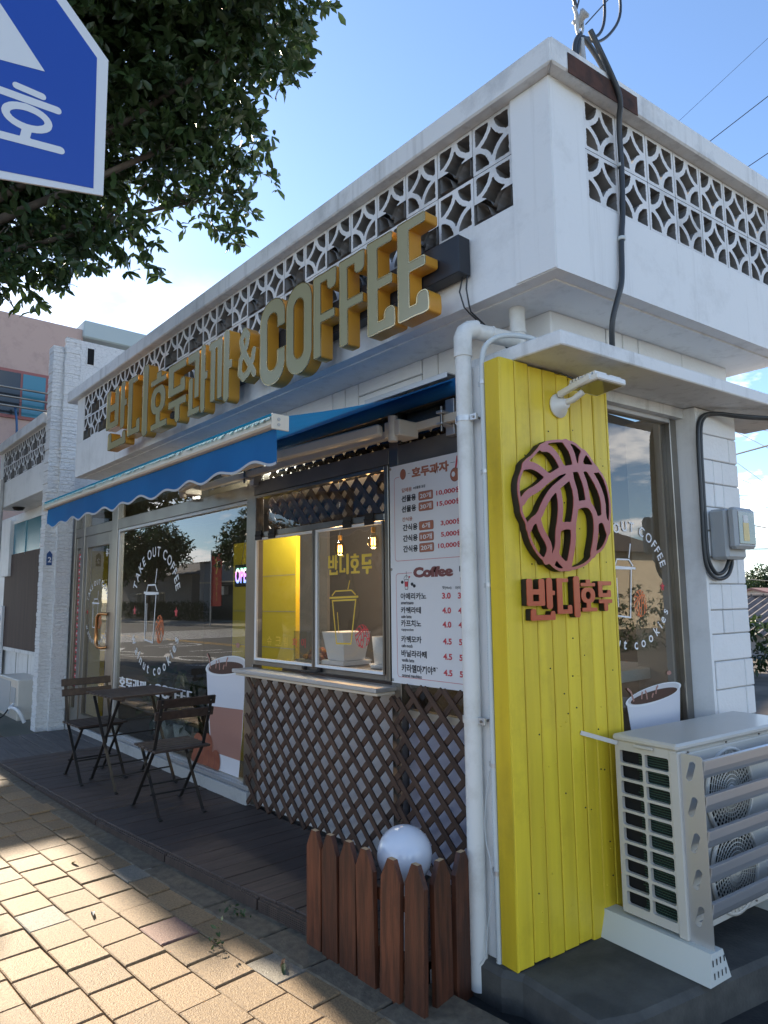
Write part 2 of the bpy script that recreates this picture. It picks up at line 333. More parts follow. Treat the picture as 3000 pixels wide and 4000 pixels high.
class Flat(MB):        # flat print: x, z in its own plane, stacked by tiny steps
    def put(s, _, t, x, z, h, m, lay=1, w=None, bold=.0, align='l', ang=0., mirror=False):
        me, x0, x1, z0, z1 = text(t, bold); sy = h / max(z1 - z0, 1e-6); sx_ = (w / max(x1 - x0, 1e-6)) if w else sy
        W_ = (x1 - x0) * sx_; ox = {'l': 0, 'c': -W_ / 2, 'r': -W_}[align]
        T = Matrix.Translation((x, z, lay * .0006)) @ Matrix.Rotation(ang, 4, 'Z') @ Matrix.Translation((ox, 0, 0)) @ Matrix.Diagonal((-sx_ if mirror else sx_, sy, 1, 1)) @ Matrix.Translation((-x0, -z0, 0))
        s.mesh(me, m, T); return W_
    def poly(s, pts, m, lay=0): s.add([(x, z, lay * .0006) for x, z in pts], [tuple(range(len(pts)))], m); return s
    def rect(s, x0, z0, x1, z1, m, lay=0): return s.poly([(x0, z0), (x1, z0), (x1, z1), (x0, z1)], m, lay)
    def line(s, pts, w, m, lay=1, close=False):
        P = [Vector((p[0], p[1])) for p in pts]; n = len(P); Lf = []; Rt = []
        for i in range(n):
            a = P[i - 1] if (i or close) else None; b = P[(i + 1) % n] if (i < n - 1 or close) else None
            d1 = (P[i] - a).normalized() if a is not None else None; d2 = (b - P[i]).normalized() if b is not None else None
            d1 = d1 or d2; d2 = d2 or d1; t = (d1 + d2); t = t.normalized() if t.length > 1e-6 else d1
            nn = Vector((-t.y, t.x)); c = max(.4, nn.dot(Vector((-d1.y, d1.x)))); Lf.append(P[i] + nn * (w / 2 / c)); Rt.append(P[i] - nn * (w / 2 / c))
        q = n if close else n - 1
        s.add([(p.x, p.y, lay * .0006) for p in Lf + Rt], [(n + i, n + (i + 1) % n, (i + 1) % n, i) for i in range(q)], m); return s
    def shape(s, loops, m, lay=1, T=None): s.mesh(fill(loops), m, Matrix.Translation((0, 0, lay * .0006)) @ (T or Matrix.Identity(4))); return s
def ellipse(cx_, cz_, rx, rz, n=28, a0=0, a1=2 * PI): return [(cx_ + rx * math.cos(a0 + (a1 - a0) * i / n), cz_ + rz * math.sin(a0 + (a1 - a0) * i / n)) for i in range(n + (1 if a1 - a0 < 6.28 else 0))]
def rrpts(x0, z0, x1, z1, r, n=5):
    o = []
    for cx_, cz_, a in ((x1 - r, z1 - r, 0), (x0 + r, z1 - r, PI / 2), (x0 + r, z0 + r, PI), (x1 - r, z0 + r, 1.5 * PI)): o += [(cx_ + r * math.cos(a + i * PI / 2 / n), cz_ + r * math.sin(a + i * PI / 2 / n)) for i in range(n + 1)]
    return o
def arc_text(F, t, cx_, cz_, rx, rz, a0, a1, h, m, bottom=False, bold=.01):
    adv = []
    for ch in t:
        if ch == ' ': adv.append(.30); continue
        _, x0, x1, _, _ = text(ch, bold); adv.append(x1 - x0 + .10)
    tot = sum(adv); p = 0
    for ch, a_ in zip(t, adv):
        f = (p + a_ / 2) / tot; p += a_
        if ch == ' ': continue
        an = a0 + (a1 - a0) * f; me, x0, x1, z0, z1 = text(ch, bold)
        T = Matrix.Translation((cx_ + rx * math.cos(an), cz_ + rz * math.sin(an), .0006)) @ Matrix.Rotation(an + (PI / 2 if bottom else -PI / 2), 4, 'Z') @ Matrix.Diagonal((h * .95, h, 1, 1)) @ Matrix.Translation((-(x0 + x1) / 2, -.35, 0))
        F.mesh(me, m, T)
# ------------------------------------------------------------------ lettering outlines (metres, as they stand on the facade)
def sh(L, d): return [('r', s[1] + d, s[2], s[3] + d, s[4], s[5]) for s in L]
E_ = [rr(-.528, 2.795, -.447, 3.285), rr(-.528, 3.232, -.335, 3.285), rr(-.528, 3.02, -.338, 3.072), rr(-.528, 2.795, -.32, 2.852), rr(-.402, 2.795, -.32, 2.905, .035)]
F_ = [rr(-.991, 2.808, -.918, 3.28), rr(-.991, 3.226, -.776, 3.28), rr(-.862, 3.165, -.776, 3.28, .035), rr(-.991, 3.0, -.79, 3.052)]
GL = {
 '반': [rr(-4.51, 3.04, -4.41, 3.40, .03), rr(-4.30, 3.04, -4.20, 3.40, .03), rr(-4.51, 3.19, -4.2, 3.26), rr(-4.51, 3.04, -4.2, 3.10), rr(-4.165, 2.99, -4.06, 3.415, .04), rr(-4.1, 3.18, -4.015, 3.24), rr(-4.45, 2.845, -4.36, 3.0, .03), rr(-4.45, 2.845, -4.02, 2.915), rr(-4.1, 2.845, -4.02, 2.965, .03)],
 '디': [rr(-3.985, 2.89, -3.885, 3.39), rr(-3.985, 3.335, -3.77, 3.39), rr(-3.985, 2.885, -3.71, 2.945), rr(-3.79, 2.885, -3.71, 3.01, .03), rr(-3.665, 2.825, -3.55, 3.425, .045)],
 '호': [rr(-3.385, 3.21, -3.295, 3.30), rr(-3.495, 3.20, -3.195, 3.25), rr(-3.49, 2.96, -3.205, 3.182, .10), ('-', rr(-3.40, 3.015, -3.295, 3.125, .05)), rr(-3.385, 2.85, -3.30, 2.975), rr(-3.48, 2.835, -3.17, 2.89)],
 '두': [rr(-3.155, 3.035, -3.06, 3.28), rr(-3.155, 3.215, -2.845, 3.28), rr(-3.155, 3.035, -2.86, 3.095), rr(-2.945, 3.035, -2.86, 3.145, .03), rr(-3.15, 2.94, -2.84, 3.0), rr(-3.03, 2.815, -2.945, 2.99, .04)],
 '과': [rr(-2.815, 3.21, -2.632, 3.275), rr(-2.705, 2.93, -2.632, 3.275), rr(-2.80, 2.82, -2.728, 3.10, .03), rr(-2.81, 2.815, -2.622, 2.865), rr(-2.61, 2.80, -2.538, 3.295, .035), rr(-2.57, 3.03, -2.502, 3.09)],
 '까': [rr(-2.485, 3.215, -2.29, 3.27), rr(-2.46, 2.845, -2.388, 3.27), rr(-2.36, 2.845, -2.29, 3.27), rr(-2.272, 2.80, -2.195, 3.295, .035), rr(-2.23, 3.02, -2.155, 3.075)],
 '&': [cap([(-1.868, 2.905), (-2.015, 3.09), (-2.035, 3.16), (-1.995, 3.21), (-1.95, 3.17), (-1.965, 3.11), (-2.04, 3.03), (-2.052, 2.95), (-2.005, 2.905), (-1.945, 2.925), (-1.89, 3.0), (-1.875, 3.05)], .052)],
 'C': [rr(-1.801, 2.775, -1.517, 3.31, .13), ('-', rr(-1.715, 2.865, -1.603, 3.22, .05)), ('-', rr(-1.66, 2.98, -1.45, 3.115, 0))],
 'O': [rr(-1.506, 2.77, -1.241, 3.305, .125), ('-', rr(-1.424, 2.86, -1.324, 3.215, .05))],
 'F1': sh(F_, -.239), 'F2': F_, 'E1': sh(E_, -.229), 'E2': E_}
LOOP = {k: contours(v, 0., .004, .008) for k, v in GL.items()}
def remap(loops, x0, x1, z0, z1, X0, X1, Z0, Z1): return [np.column_stack([X0 + (l[:, 0] - x0) / (x1 - x0) * (X1 - X0), Z0 + (l[:, 1] - z0) / (z1 - z0) * (Z1 - Z0)]) for l in loops]
W_OUT = [(.135, 2.082), (.217, 2.153), (.286, 2.17), (.356, 2.177), (.408, 2.176), (.459, 2.149), (.498, 2.135), (.536, 2.094), (.562, 2.073), (.602, 2.041), (.629, 1.988), (.642, 1.925), (.637, 1.865), (.621, 1.796), (.603, 1.751), (.569, 1.709), (.513, 1.686), (.463, 1.645), (.397, 1.623), (.333, 1.615), (.283, 1.61), (.247, 1.624), (.218, 1.645), (.177, 1.656), (.138, 1.692), (.111, 1.732), (.099, 1.78), (.091, 1.804), (.065, 1.84), (.064, 1.876), (.052, 1.924), (.054, 1.974), (.079, 2.022), (.099, 2.061), (.135, 2.082)]
W_TH = [[(.095, 2.04), (.133, 2.048), (.18, 2.036), (.227, 2.011)], [(.203, 2.128), (.246, 2.133), (.288, 2.107), (.323, 2.059)], [(.356, 2.17), (.392, 2.137), (.411, 2.076)], [(.471, 2.136), (.453, 2.112), (.448, 2.08)], [(.073, 1.889), (.103, 1.924), (.163, 1.95), (.239, 2.003), (.322, 2.045), (.413, 2.063), (.507, 2.073), (.552, 2.07)], [(.379, 2.029), (.319, 1.989), (.254, 1.949), (.202, 1.89), (.169, 1.833), (.12, 1.806), (.107, 1.781)], [(.378, 2.02), (.409, 1.944), (.401, 1.873), (.38, 1.807), (.379, 1.742), (.355, 1.664), (.34, 1.63)], [(.297, 1.944), (.306, 1.888), (.296, 1.824), (.28, 1.772), (.277, 1.717), (.263, 1.683), (.242, 1.649)], [(.445, 2.049), (.475, 1.993), (.489, 1.914)], [(.506, 2.059), (.563, 1.996), (.593, 1.93), (.591, 1.858), (.611, 1.805)], [(.415, 1.896), (.462, 1.908), (.502, 1.902), (.533, 1.859), (.535, 1.801), (.524, 1.748), (.503, 1.685)], [(.294, 1.794), (.332, 1.804), (.377, 1.802)], [(.165, 1.812), (.177, 1.776), (.217, 1.727), (.227, 1.694), (.2, 1.648)], [(.545, 1.837), (.58, 1.848), (.613, 1.823), (.617, 1.792)], [(.262, 1.679), (.297, 1.642), (.34, 1.626)]]
def smooth(p, n=3):
    P = np.array(p)
    for _ in range(n):
        Q = [P[0]]
        for a, b in zip(P, P[1:]): Q += [a * .75 + b * .25, a * .25 + b * .75]
        P = np.array(Q + [P[-1]])
    return [tuple(q) for q in P]
WSH = [cap(smooth(W_OUT, 1), .012)] + [cap(smooth(t, 1), .032) for t in W_TH]
WAL = contours(WSH, 0., .0032, .010, .0005)
def walnut(F, x0, x1, z0, z1, m, lay=1): F.shape(remap(WAL, .05, .645, 1.608, 2.18, x0, x1, z0, z1), m, lay)

# ------------------------------------------------------------------ ground
g = MB(); g.add([(-900, -900, -.34), (900, -900, -.34), (900, 900, -.34), (-900, 900, -.34)], [(0, 1, 2, 3)], M_land); g.build('ground', kind='structure')
g = MB()
xs_ = [-70, -6.3, -.9, 8]
for a, b in zip(xs_, xs_[1:]): g.add([(a, -3.0, gz(a) - .014), (b, -3.0, gz(b) - .014), (b, -.28, gz(b) - .014), (a, -.28, gz(a) - .014)], [(0, 1, 2, 3)], M_sand)
g.add([(-70, -3.0, -.30), (8, -3.0, -.30), (8, -3.0, -.014), (-6.3, -3.0, .056), (-70, -3.0, .056)], [(0, 1, 2, 3, 4)], M_sand)
sidewalk = g.build('sidewalk', kind='structure')
TA = R(3.5); tA, tB = math.cos(TA), math.sin(TA); TU, TV = .225, .186
def tile_mesh(mm):
    b = MB(); c = .0045; x, y = TU / 2 - .0026, TV / 2 - .0026
    b.add([(-x, -y, -.012), (x, -y, -.012), (x, y, -.012), (-x, y, -.012), (-x, -y, -c * .7), (x, -y, -c * .7), (x, y, -c * .7), (-x, y, -c * .7), (-x + c, -y + c, 0), (x - c, -y + c, 0), (x - c, y - c, 0), (-x + c, y - c, 0)],
          [(0, 1, 5, 4), (1, 2, 6, 5), (2, 3, 7, 6), (3, 0, 4, 7), (4, 5, 9, 8), (5, 6, 10, 9), (6, 7, 11, 10), (7, 4, 8, 11), (8, 9, 10, 11)], mm); return b.data('paving_tile')
kp = [(-5.7, -.66), (-4.6, -.60), (-3.6, -.575), (-2.9, -.545), (-2.15, -.50), (-1.5, -.455), (-1.06, -.41), (-.72, -.395), (-.30, -.37), (.25, -.34), (1.2, -.29), (2.2, -.24)]
KX = [-80] + [p[0] for p in kp] + [9]; KY = [-.66] + [p[1] for p in kp] + [-.05]
TM = [tile_mesh(mm) for mm in (M_tile, M_tile2, M_tile3, M_tile4)]
cand = []
for r_ in range(-11, 4):
    off = random.uniform(-.5, .5) * TU
    for c_ in range(-60, 28):
        lu, lv = c_ * TU + off, r_ * TV + TV / 2
        x, y = -1.46 + lu * tA - lv * tB, -1.04 + lu * tB + lv * tA
        if y > np.interp(x, KX, KY) - .012 or y < -2.95: continue
        if x > 6 or x < -14: continue
        k = 0
        q = random.random()
        if q < .02: k = 1
        elif q < .03: k = 2
        elif q < .07: k = 3
        P = proj((x, y, gz(x)))
        vis = P[2] > .3 and -.06 < P[0] < 1.06 and -.05 < P[1] < 1.06
        cand.append((P[2] if vis else 1e6, x, y, k))
cand.sort(); rest = MB()
for i, (d, x, y, k) in enumerate(cand):
    z = gz(x) + random.gauss(0, .0022); ro = (random.gauss(0, .006), random.gauss(0, .008), TA + random.gauss(0, .006))
    if i < 296 and d < 1e5: link('paving_tile', TM[k], sidewalk, (x, y, z), ro)
    else:
        T = Matrix.Translation((x, y, z)) @ Euler(ro).to_matrix().to_4x4(); mm = (M_tile, M_tile2, M_tile3, M_tile4)[k]; rest.mesh(TM[k], mm, T)
rest.build('paving_tile_rest', sidewalk, kind='stuff')
# kerb stones between paving and deck
_kp = [(-5.7, -.66), (-4.6, -.60), (-3.6, -.575), (-2.9, -.545), (-2.15, -.50), (-1.5, -.455), (-1.06, -.41), (-.72, -.395), (-.30, -.37), (.25, -.34)]
for (x0, y0), (x1, y1) in zip(kp, kp[1:]):
    z0, z1 = gz(x0) + .004, gz(x1) + .004; b = MB(); e = .006
    b.add([(x0 + e, y0 - .10, z0 - .05), (x1 - e, y1 - .10, z1 - .05), (x1 - e, y1 + .20, z1 - .05), (x0 + e, y0 + .20, z0 - .05), (x0 + e, y0 - .085, z0), (x1 - e, y1 - .085, z1), (x1 - e, y1 + .20, z1 + .004), (x0 + e, y0 + .20, z0 + .004)],
          [(0, 1, 5, 4), (1, 2, 6, 5), (2, 3, 7, 6), (3, 0, 4, 7), (4, 5, 6, 7)], M_curb); b.build('kerb_stone', sidewalk, bevel=.006)
# road
g = MB(); g.add([(-80, -17.2, -.135), (60, -17.2, -.135), (60, -3.14, -.135), (-80, -3.14, -.135)], [(0, 1, 2, 3)], M_asph); road = g.build('road', kind='structure')
g = MB(); g.box(-80, 60, -3.14, -3.0, -.30, -.01, M_conct); g.build('road_kerb', kind='structure', bevel=.01)
g = MB(); g.box(-90, 60, -20.5, -17.2, -.3, .0, mat('pale_pavement', (.38, .35, .30), .8, col2=(.30, .28, .24), scale=2)); g.build('far_pavement', kind='structure')
g = MB()
for y in (-9.45, -9.72): g.add([(-80, y, -.129), (60, y, -.129), (60, y + .12, -.129), (-80, y + .12, -.129)], [(0, 1, 2, 3)], M_road_y)
for y in (-3.55, -16.8): g.add([(-80, y, -.129), (60, y, -.129), (60, y + .12, -.129), (-80, y + .12, -.129)], [(0, 1, 2, 3)], M_road_w)
def stroke_g(pts, w):
    f = Flat(); f.line(pts, w, M_road_w, 0); g.add([(p[0], p[1], -.129) for p in f.v], [t for t in f.f], M_road_w)
for cx_, cy_ in ((-23.2, -8.6), (-20.5, -5.3), (-16.9, -6.0)):
    stroke_g(ellipse(cx_, cy_, .9, .42) + [ellipse(cx_, cy_, .9, .42)[0]], .16)
for a in (-14.6, -18.6, -22.4, -10.6): stroke_g([(a - .6, -4.9), (a + .6, -5.6), (a - .6, -6.2)], .16); stroke_g([(a - 1., -7.1), (a - .9, -8.2)], .16); stroke_g([(a + .1, -7.2), (a + .3, -8.3)], .16)
for k in range(9): g.box(-27 - k * .9, -26.55 - k * .9, -16.5, -3.7, -.13, -.128, M_road_w)
g.build('road_marking', road)

# ------------------------------------------------------------------ the shop
B = thing('shop_building', 'low white block shop with pierced parapet and yellow corner panel', 'building')
XC = (.24 + .09 * sA) / cA
def cor(u, y): return ((u + y * sA) / cA, y)          # plan corner of side plane u and front plane y
VE = 2.13
roof = MB(); roof.prism([(-5.95, .09), cor(.24, .09), S(.24, VE, 0)[:2], (-5.95, 2.35)], 2.83, 3.20, M_white); roof.build('roof_slab', B)
b = MB(); b.prism([(-5.9, .16), cor(.17, .16), S(.17, VE - .07, 0)[:2], (-5.9, 2.25)], 2.822, 2.83, M_white); b.build('soffit', B)
b = MB(); b.prism([(.045, .09), cor(.24, .09), S(.24, .33, 0)[:2], S(.10, .33, 0)[:2], (.045, .22)], 3.2, 3.695, M_white); b.build('corner_pillar', B)
b = MB(); b.box(.045, .2495, .083, .0895, 2.834, 3.688, M_white); b.build('corner_facing', B)
b = MB(); b.box(-5.95, -5.735, .088, .24, 3.195, 3.69, M_white); b.build('parapet_pillar', B, bevel=.006)
b = MB(); b.prism([(-6.14, .03), cor(.30, .03), cor(.02, .30), (-6.14, .30)], 3.69, 3.81, M_cap)
b.build('parapet_cap', B, bevel=.008)
b = MB(); b.prism([cor(.30, .03), S(.30, VE + .4, 0)[:2], S(.02, VE + .4, 0)[:2], cor(.02, .30)], 3.691, 3.811, M_cap); b.build('parapet_cap', B, bevel=.008)
# pierced breeze blocks
bw, bh = .231, .245
def breeze_mesh(w, h, dep=.16):
    R_ = w / 2 - .003; t = .0118; shp = [rr(0, 0, w, h, .003), ('-', rr(.0175, .0175, w - .0175, h - .0175, .004))]
    arcs = [cap([(cx_ + R_ * math.cos(a0 + i * PI / 16), cz_ + (R_ * h / w) * math.sin(a0 + i * PI / 16)) for i in range(9)], t * 2) for cx_, cz_, a0 in ((0, 0, 0), (w, 0, PI / 2), (w, h, PI), (0, h, 1.5 * PI))]
    lo = contours(shp + arcs, 0., .0042, .006, .0011, noise=.0011)
    lo = [np.clip(l, [.0015, .0015], [w - .0015, h - .0015]) for l in lo]
    me = fill(lo, dep); me.materials.clear(); me.materials.append(M_breeze); me.materials.append(M_raw); me.name = 'breeze_block'
    for p_ in me.polygons:
        if abs(p_.normal.z) < .5: p_.material_index = 1  # walls of the openings get the shade-toned concrete
    return me
BZ = [breeze_mesh(bw, bh) for _ in range(2)]
for i in range(25):
    for j in range(2): link('breeze_block', BZ[(i + j) % 2], B, (-5.733 + i * bw, .175, 3.20 + j * bh), RF)
BS = breeze_mesh(.2275, bh)
for i in range(8):
    for j in range(2): link('breeze_block', BS, B, S(.155, .333 + i * .2275, 3.20 + j * bh), RS)
b = MB(); b.box(-5.73, .05, .40, .46, 3.2, 3.66, M_raw); b.build('parapet_lining', B)
b = MB(); b.prism([S(-.1, .45, 0)[:2], S(-.06, .45, 0)[:2], S(-.06, VE, 0)[:2], S(-.1, VE, 0)[:2]], 3.2, 3.66, M_raw); b.build('parapet_lining', B)
b = MB(); b.prism([S(.301, .165, 0)[:2], S(.304, .165, 0)[:2], S(.304, .64, 0)[:2], S(.301, .64, 0)[:2]], 3.683, 3.775, M_rust); b.build('rust_stain_plate', B)
# upper walls: backing + blocks
b = MB(); b.prism([(-6.7, .415), cor(-.065, .415), S(-.065, 1.9, 0)[:2], S(-.3, 1.9, 0)[:2], cor(-.3, .62), (-6.7, .62)], 2.56, 2.825, M_joint); b.build('upper_wall', B)
def wblock(u0, u1, z0, z1, side, pr=.0, dep=.03, gap=.0035):
    o = MB(); o.box(u0 + gap, u1 - gap, z0 + gap, z1 - gap, 0, dep + random.uniform(-.002, .002), M_block)
    if side: return o.build('wall_block', B, S(pr - dep, 0, 0), RS, bevel=.004)
    return o.build('wall_block', B, (0, pr + dep, 0), RF, bevel=.004)
fx = [-6.7, -6.1, -5.55, -5.0, -4.4, -3.85, -3.3, -2.75, -2.25, -1.704, -1.571, -1.438]
for a, c in zip(fx, fx[1:]): wblock(a, c, 2.56, 2.825, False, .40)
wblock(-1.438, -.87, 2.56, 2.738, False, .40); wblock(-1.438, -.87, 2.738, 2.825, False, .40); wblock(-.87, -.745, 2.56, 2.825, False, .40); wblock(-.745, -.006, 2.56, 2.825, False, .40)
for a, c in ((.402, .80), (.80, .93), (.93, 1.06), (1.06, 1.45), (1.45, 1.905)): wblock(a, c, 2.56, 2.825, True, -.05)
# canopy slab over the side window
b = MB(); b.prism([(-.34, .10), cor(.235, .10), S(.235, 2.35, 0)[:2], S(-.2, 2.35, 0)[:2], S(-.2, .5, 0)[:2], (-.34, .5)], 2.512, 2.575, M_cap); b.build('canopy_slab', B, bevel=.005)
b = MB(); b.box(-.25, -.086, .03, .46, -.05, 2.51, M_white); b.build('pilaster', B, bevel=.004)
# side pier with ashlar blocks and return
b = MB(); b.prism([S(-.012, 1.47, 0)[:2], S(-.012, 1.858, 0)[:2], S(-.45, 1.858, 0)[:2], S(-.45, 1.47, 0)[:2]], 0, 2.51, M_joint); b.build('pier_core', B)
b = MB(); b.prism([S(-.20, 1.425, 0)[:2], S(.002, 1.455, 0)[:2], S(.002, 1.478, 0)[:2], S(-.20, 1.478, 0)[:2]], 0, 2.505, M_white); b.build('pier_return', B)
rows = [(2.37, 2.51, (1.478, 1.862)), (2.23, 2.372, (1.478, 1.775, 1.862)), (2.10, 2.23, (1.478, 1.60, 1.69, 1.862)), (1.97, 2.10, (1.478, 1.60, 1.69, 1.862)), (1.84, 1.97, (1.478, 1.862)), (1.70, 1.84, (1.478, 1.65, 1.862)), (1.557, 1.70, (1.478, 1.78, 1.862)),
        (1.42, 1.557, (1.478, 1.60, 1.69, 1.862)), (1.294, 1.42, (1.478, 1.60, 1.69, 1.862)), (1.155, 1.294, (1.478, 1.862)), (1.01, 1.155, (1.478, 1.49, 1.775, 1.862)), (.86, 1.01, (1.478, 1.49, 1.775, 1.862)), (.72, .86, (1.478, 1.62, 1.862)), (.58, .72, (1.478, 1.70, 1.862)), (.3, .58, (1.478, 1.62, 1.862)), (.05, .3, (1.478, 1.70, 1.862))]
for z0, z1, us in rows:
    for a, c in zip(us, us[1:]):
        if c - a > .03: wblock(a, c, z0, z1, True, .0 + random.uniform(-.002, .003), .03, .003)
b = MB(); b.prism([S(-.10, .5, 0)[:2], S(-.09, .5, 0)[:2], S(-.09, .72, 0)[:2], S(-.4, .72, 0)[:2]], 0, 2.5, M_white); b.build('side_wall', B)
b = MB(); b.prism([S(-.13, .66, 0)[:2], S(-.06, .66, 0)[:2], S(-.06, 1.47, 0)[:2], S(-.13, 1.47, 0)[:2]], 2.455, 2.51, M_cap); b.build('side_lintel', B)
b = MB(); b.prism([S(-.2, .66, 0)[:2], S(-.08, .66, 0)[:2], S(-.08, 1.47, 0)[:2], S(-.2, 1.47, 0)[:2]], .09, .80, M_conc); b.build('side_base', B)
# side window
sw = MB()
for a, c in ((.69, .715), (1.375, 1.435)): sw.box(a, c, .80, 2.455, -.03, .03, M_steel)
sw.box(.715, 1.375, 2.43, 2.455, -.03, .03, M_alu); sw.box(.715, 1.375, .80, .85, -.03, .03, M_steel)
SW = sw.build('side_window', B, S(-.13, 0, 0), RS, bevel=.003)
p = MB(); p.box(.715, 1.375, .85, 2.43, -.004, .004, M_glass); p.build('pane', SW)
def circle_sticker(par, pos, rot, cx_, cz_, rx, rz, wc=M_vinyl):
    F = Flat()
    arc_text(F, 'TAKE OUT COFFEE', cx_, cz_ + rz * .12, rx, rz, R(163), R(15), rz * .26, wc, bold=.012)
    arc_text(F, 'walnut cookies', cx_, cz_ - rz * .05, rx * 1.02, rz, R(200), R(340), rz * .27, wc, True, .012)
    F.build('ring_lettering', par, pos, rot); F = Flat()
    q = lambda x, z: (cx_ + x * rx, cz_ + z * rz); w = rz * .028
    F.line([q(-.43, .33), q(-.40, -.52), q(-.04, -.56), q(.05, .33)], w, wc, 1, True)
    F.line([q(-.50, .36), q(.16, .34)], w * 1.5, wc, 2); F.line([q(-.38, .38), q(-.32, .50), q(0, .50), q(.10, .38)], w, wc, 1)
    F.line([q(0, .53), q(.06, .80)], w, wc, 1); F.line([q(-.35, .16), q(-.34, -.36)], w * .7, wc, 1)
    F.build('cup_outline', par, pos, rot); F = Flat()
    walnut(F, cx_ + .07 * rx, cx_ + .42 * rx, cz_ - .56 * rz, cz_ - .06 * rz, M_orange, 2)
    F.build('walnut_print', par, pos, rot)
    for x, z in ((-.92, .02), (.90, .0)):
        F = Flat(); F.poly([(cx_ + x * rx + (.045 if i % 2 else .10) * rz * math.cos(PI / 2 + i * PI / 5) * .75, cz_ + z * rz + (.045 if i % 2 else .10) * rz * math.sin(PI / 2 + i * PI / 5)) for i in range(10)], M_rvin, 1); F.build('star_print', par, pos, rot)
circle_sticker(SW, (0, 0, .007), (0, 0, 0), .985, 1.545, .30, .27)
def cup_sticker(F, X, Z):       # X, Z map unit cup (0..1 wide, 0..1 high) to the pane
    P = lambda pts: [(X(a, b), Z(a, b)) for a, b in pts]
    body = [(.0, .86), (.10, .35), (.20, 0), (.86, 0), (.93, .35), (1.0, .95)]
    F.poly(P(body), M_cup, 1)
    rim = [(.5 + .52 * math.cos(t) , .90 + .085 * math.sin(t) + .05 * math.cos(t)) for t in [2 * PI * i / 32 for i in range(32)]]
    F.poly(P(rim), M_vinyl, 2); F.poly(P([(.5 + (a - .5) * .92, .905 + (b - .90) * .86) for a, b in rim]), M_inner, 3)
    F.poly(P([(.5 + (a - .5) * .84, .885 + (b - .90) * .62) for a, b in rim]), M_coffee, 4)
    for sx_, sz_, hx, hz in ((.12, .86, -.10, .13), (.26, .87, .02, .07), (.36, .86, -.03, .09), (.52, .90, .05, .08), (.45, .87, .03, .04)): F.line([P([(sx_, sz_)])[0], P([(sx_ + hx * .4, sz_ + hz * .7)])[0], P([(sx_ + hx, sz_ + hz)])[0]], abs(X(.04, 0) - X(0, 0)) * .6, M_band, 5)
    F.poly([(a, b) for a, b in ellipse(X(.80, 0), Z(0, 1.09), abs(X(.045, 0) - X(0, 0)), abs(Z(0, .022) - Z(0, 0)), 14)], M_band, 2)
    return P
F = Flat(); cup_sticker(F, lambda a, b: .905 + a * .45 + b * .0, lambda a, b: .56 + b * .50 ); F.build('cup_sticker', SW, (0, 0, .007))
# front steel frame
fr = B
def fbox(name, x0, x1, z0, z1, y0, y1, m, par=B, bev=.003): o = MB(); o.box(x0, x1, y0, y1, z0, z1, m); return o.build(name, par, bevel=bev)
for x0, x1 in ((-6.858, -6.78), (-6.545, -6.45), (-5.575, -5.41), (-2.745, -2.635), (-1.128, -1.05)): fbox('window_post', x0, x1, .08, 2.60, .375, .455, M_steel)
fbox('window_beam', -6.778, -5.575, 2.245, 2.35, .38, .45, M_steel); fbox('window_beam', -5.41, -2.745, 2.245, 2.35, .38, .45, M_steel); fbox('window_beam', -2.635, -1.128, 2.262, 2.36, .372, .45, M_beam); fbox('window_beam', -1.05, -.25, 2.20, 2.36, .372, .45, M_beam)
fbox('top_rail', -6.85, -.25, 2.555, 2.60, .37, .46, M_beam)
fbox('window_sill', -5.41, -2.64, .06, .165, .34, .46, M_conct); fbox('window_sill_lip', -5.40, -2.65, .168, .195, .36, .44, M_alu)
fbox('door_step', -6.85, -5.42, .05, .135, .37, .55, M_conct)
# transom glazing with trellis behind it
for x0, x1 in ((-6.78, -6.545), (-6.45, -5.575), (-5.41, -2.745), (-2.635, -.26)):
    o = MB(); o.box(x0, x1, .405, .413, 2.36, 2.555, M_glass); o.build('transom_pane', B)
def trellis(par, x0, x1, z0, z1, y, pitch=.14, w=.031, t=.011, mm=M_wood, top=None, name='slat'):
    H = z1 - z0; n = 0
    for sgn in (1, -1):
        c = x0 - H if sgn > 0 else x0
        ph = .03
        s0 = x0 - H + ph
        while s0 < x1:
            # sgn +1: rises left->right ; -1: falls left->right
            xa, xb = s0, s0 + H; ta, tb = max(0, (x0 - xa) / H), min(1, (x1 - xa) / H)
            if tb - ta > .04:
                xa2, xb2 = xa + ta * H, xa + tb * H; za, zb = (z0 + ta * H, z0 + tb * H) if sgn > 0 else (z1 - ta * H, z1 - tb * H)
                yy = y + (t + .0005 if sgn > 0 else 0)
                o = MB(); L = math.hypot(xb2 - xa2, zb - za)
                o.box(-L / 2 - .008, L / 2 + .008, -t / 2, t / 2, -w / 2, w / 2, mm)
                o.build(name, par, ((xa2 + xb2) / 2 + random.uniform(-.003, .003), yy, (za + zb) / 2), (0, -math.atan2(zb - za, xb2 - xa2), 0), bevel=.0015); n += 1
            s0 += pitch
    return n
TR = thing('transom_trellis', 'dark wooden trellis strip behind the glass above the serving window', 'trellis', (0, 0, 0))
trellis(TR, -2.63, -.35, 2.36, 2.555, .50, pitch=.115, w=.045)
LT = thing('lattice_panel', 'dark brown diagonal lattice panel under the serving counter', 'lattice', (-1.45, .35, .08)); 
class _Off: pass
LT.location = (0, 0, 0)
trellis(LT, -2.64, -1.035, .105, .962, .335); trellis(LT, -1.03, -.27, .09, 1.035, .335)
fbox('white_panel', -2.635, -1.05, .08, .99, .42, .435, mat('backing_white', (.70, .68, .68), .6)); fbox('lilac_panel', -1.045, -.25, .08, .86, .42, .435, mat('backing_lilac', (.55, .55, .66), .5)); fbox('sill_rail', -1.045, -.25, .862, .90, .40, .45, M_cream)
o = MB(); o.box(-1.05, -.25, .405, .413, .90, 2.20, M_glass); o.build('narrow_pane', B)
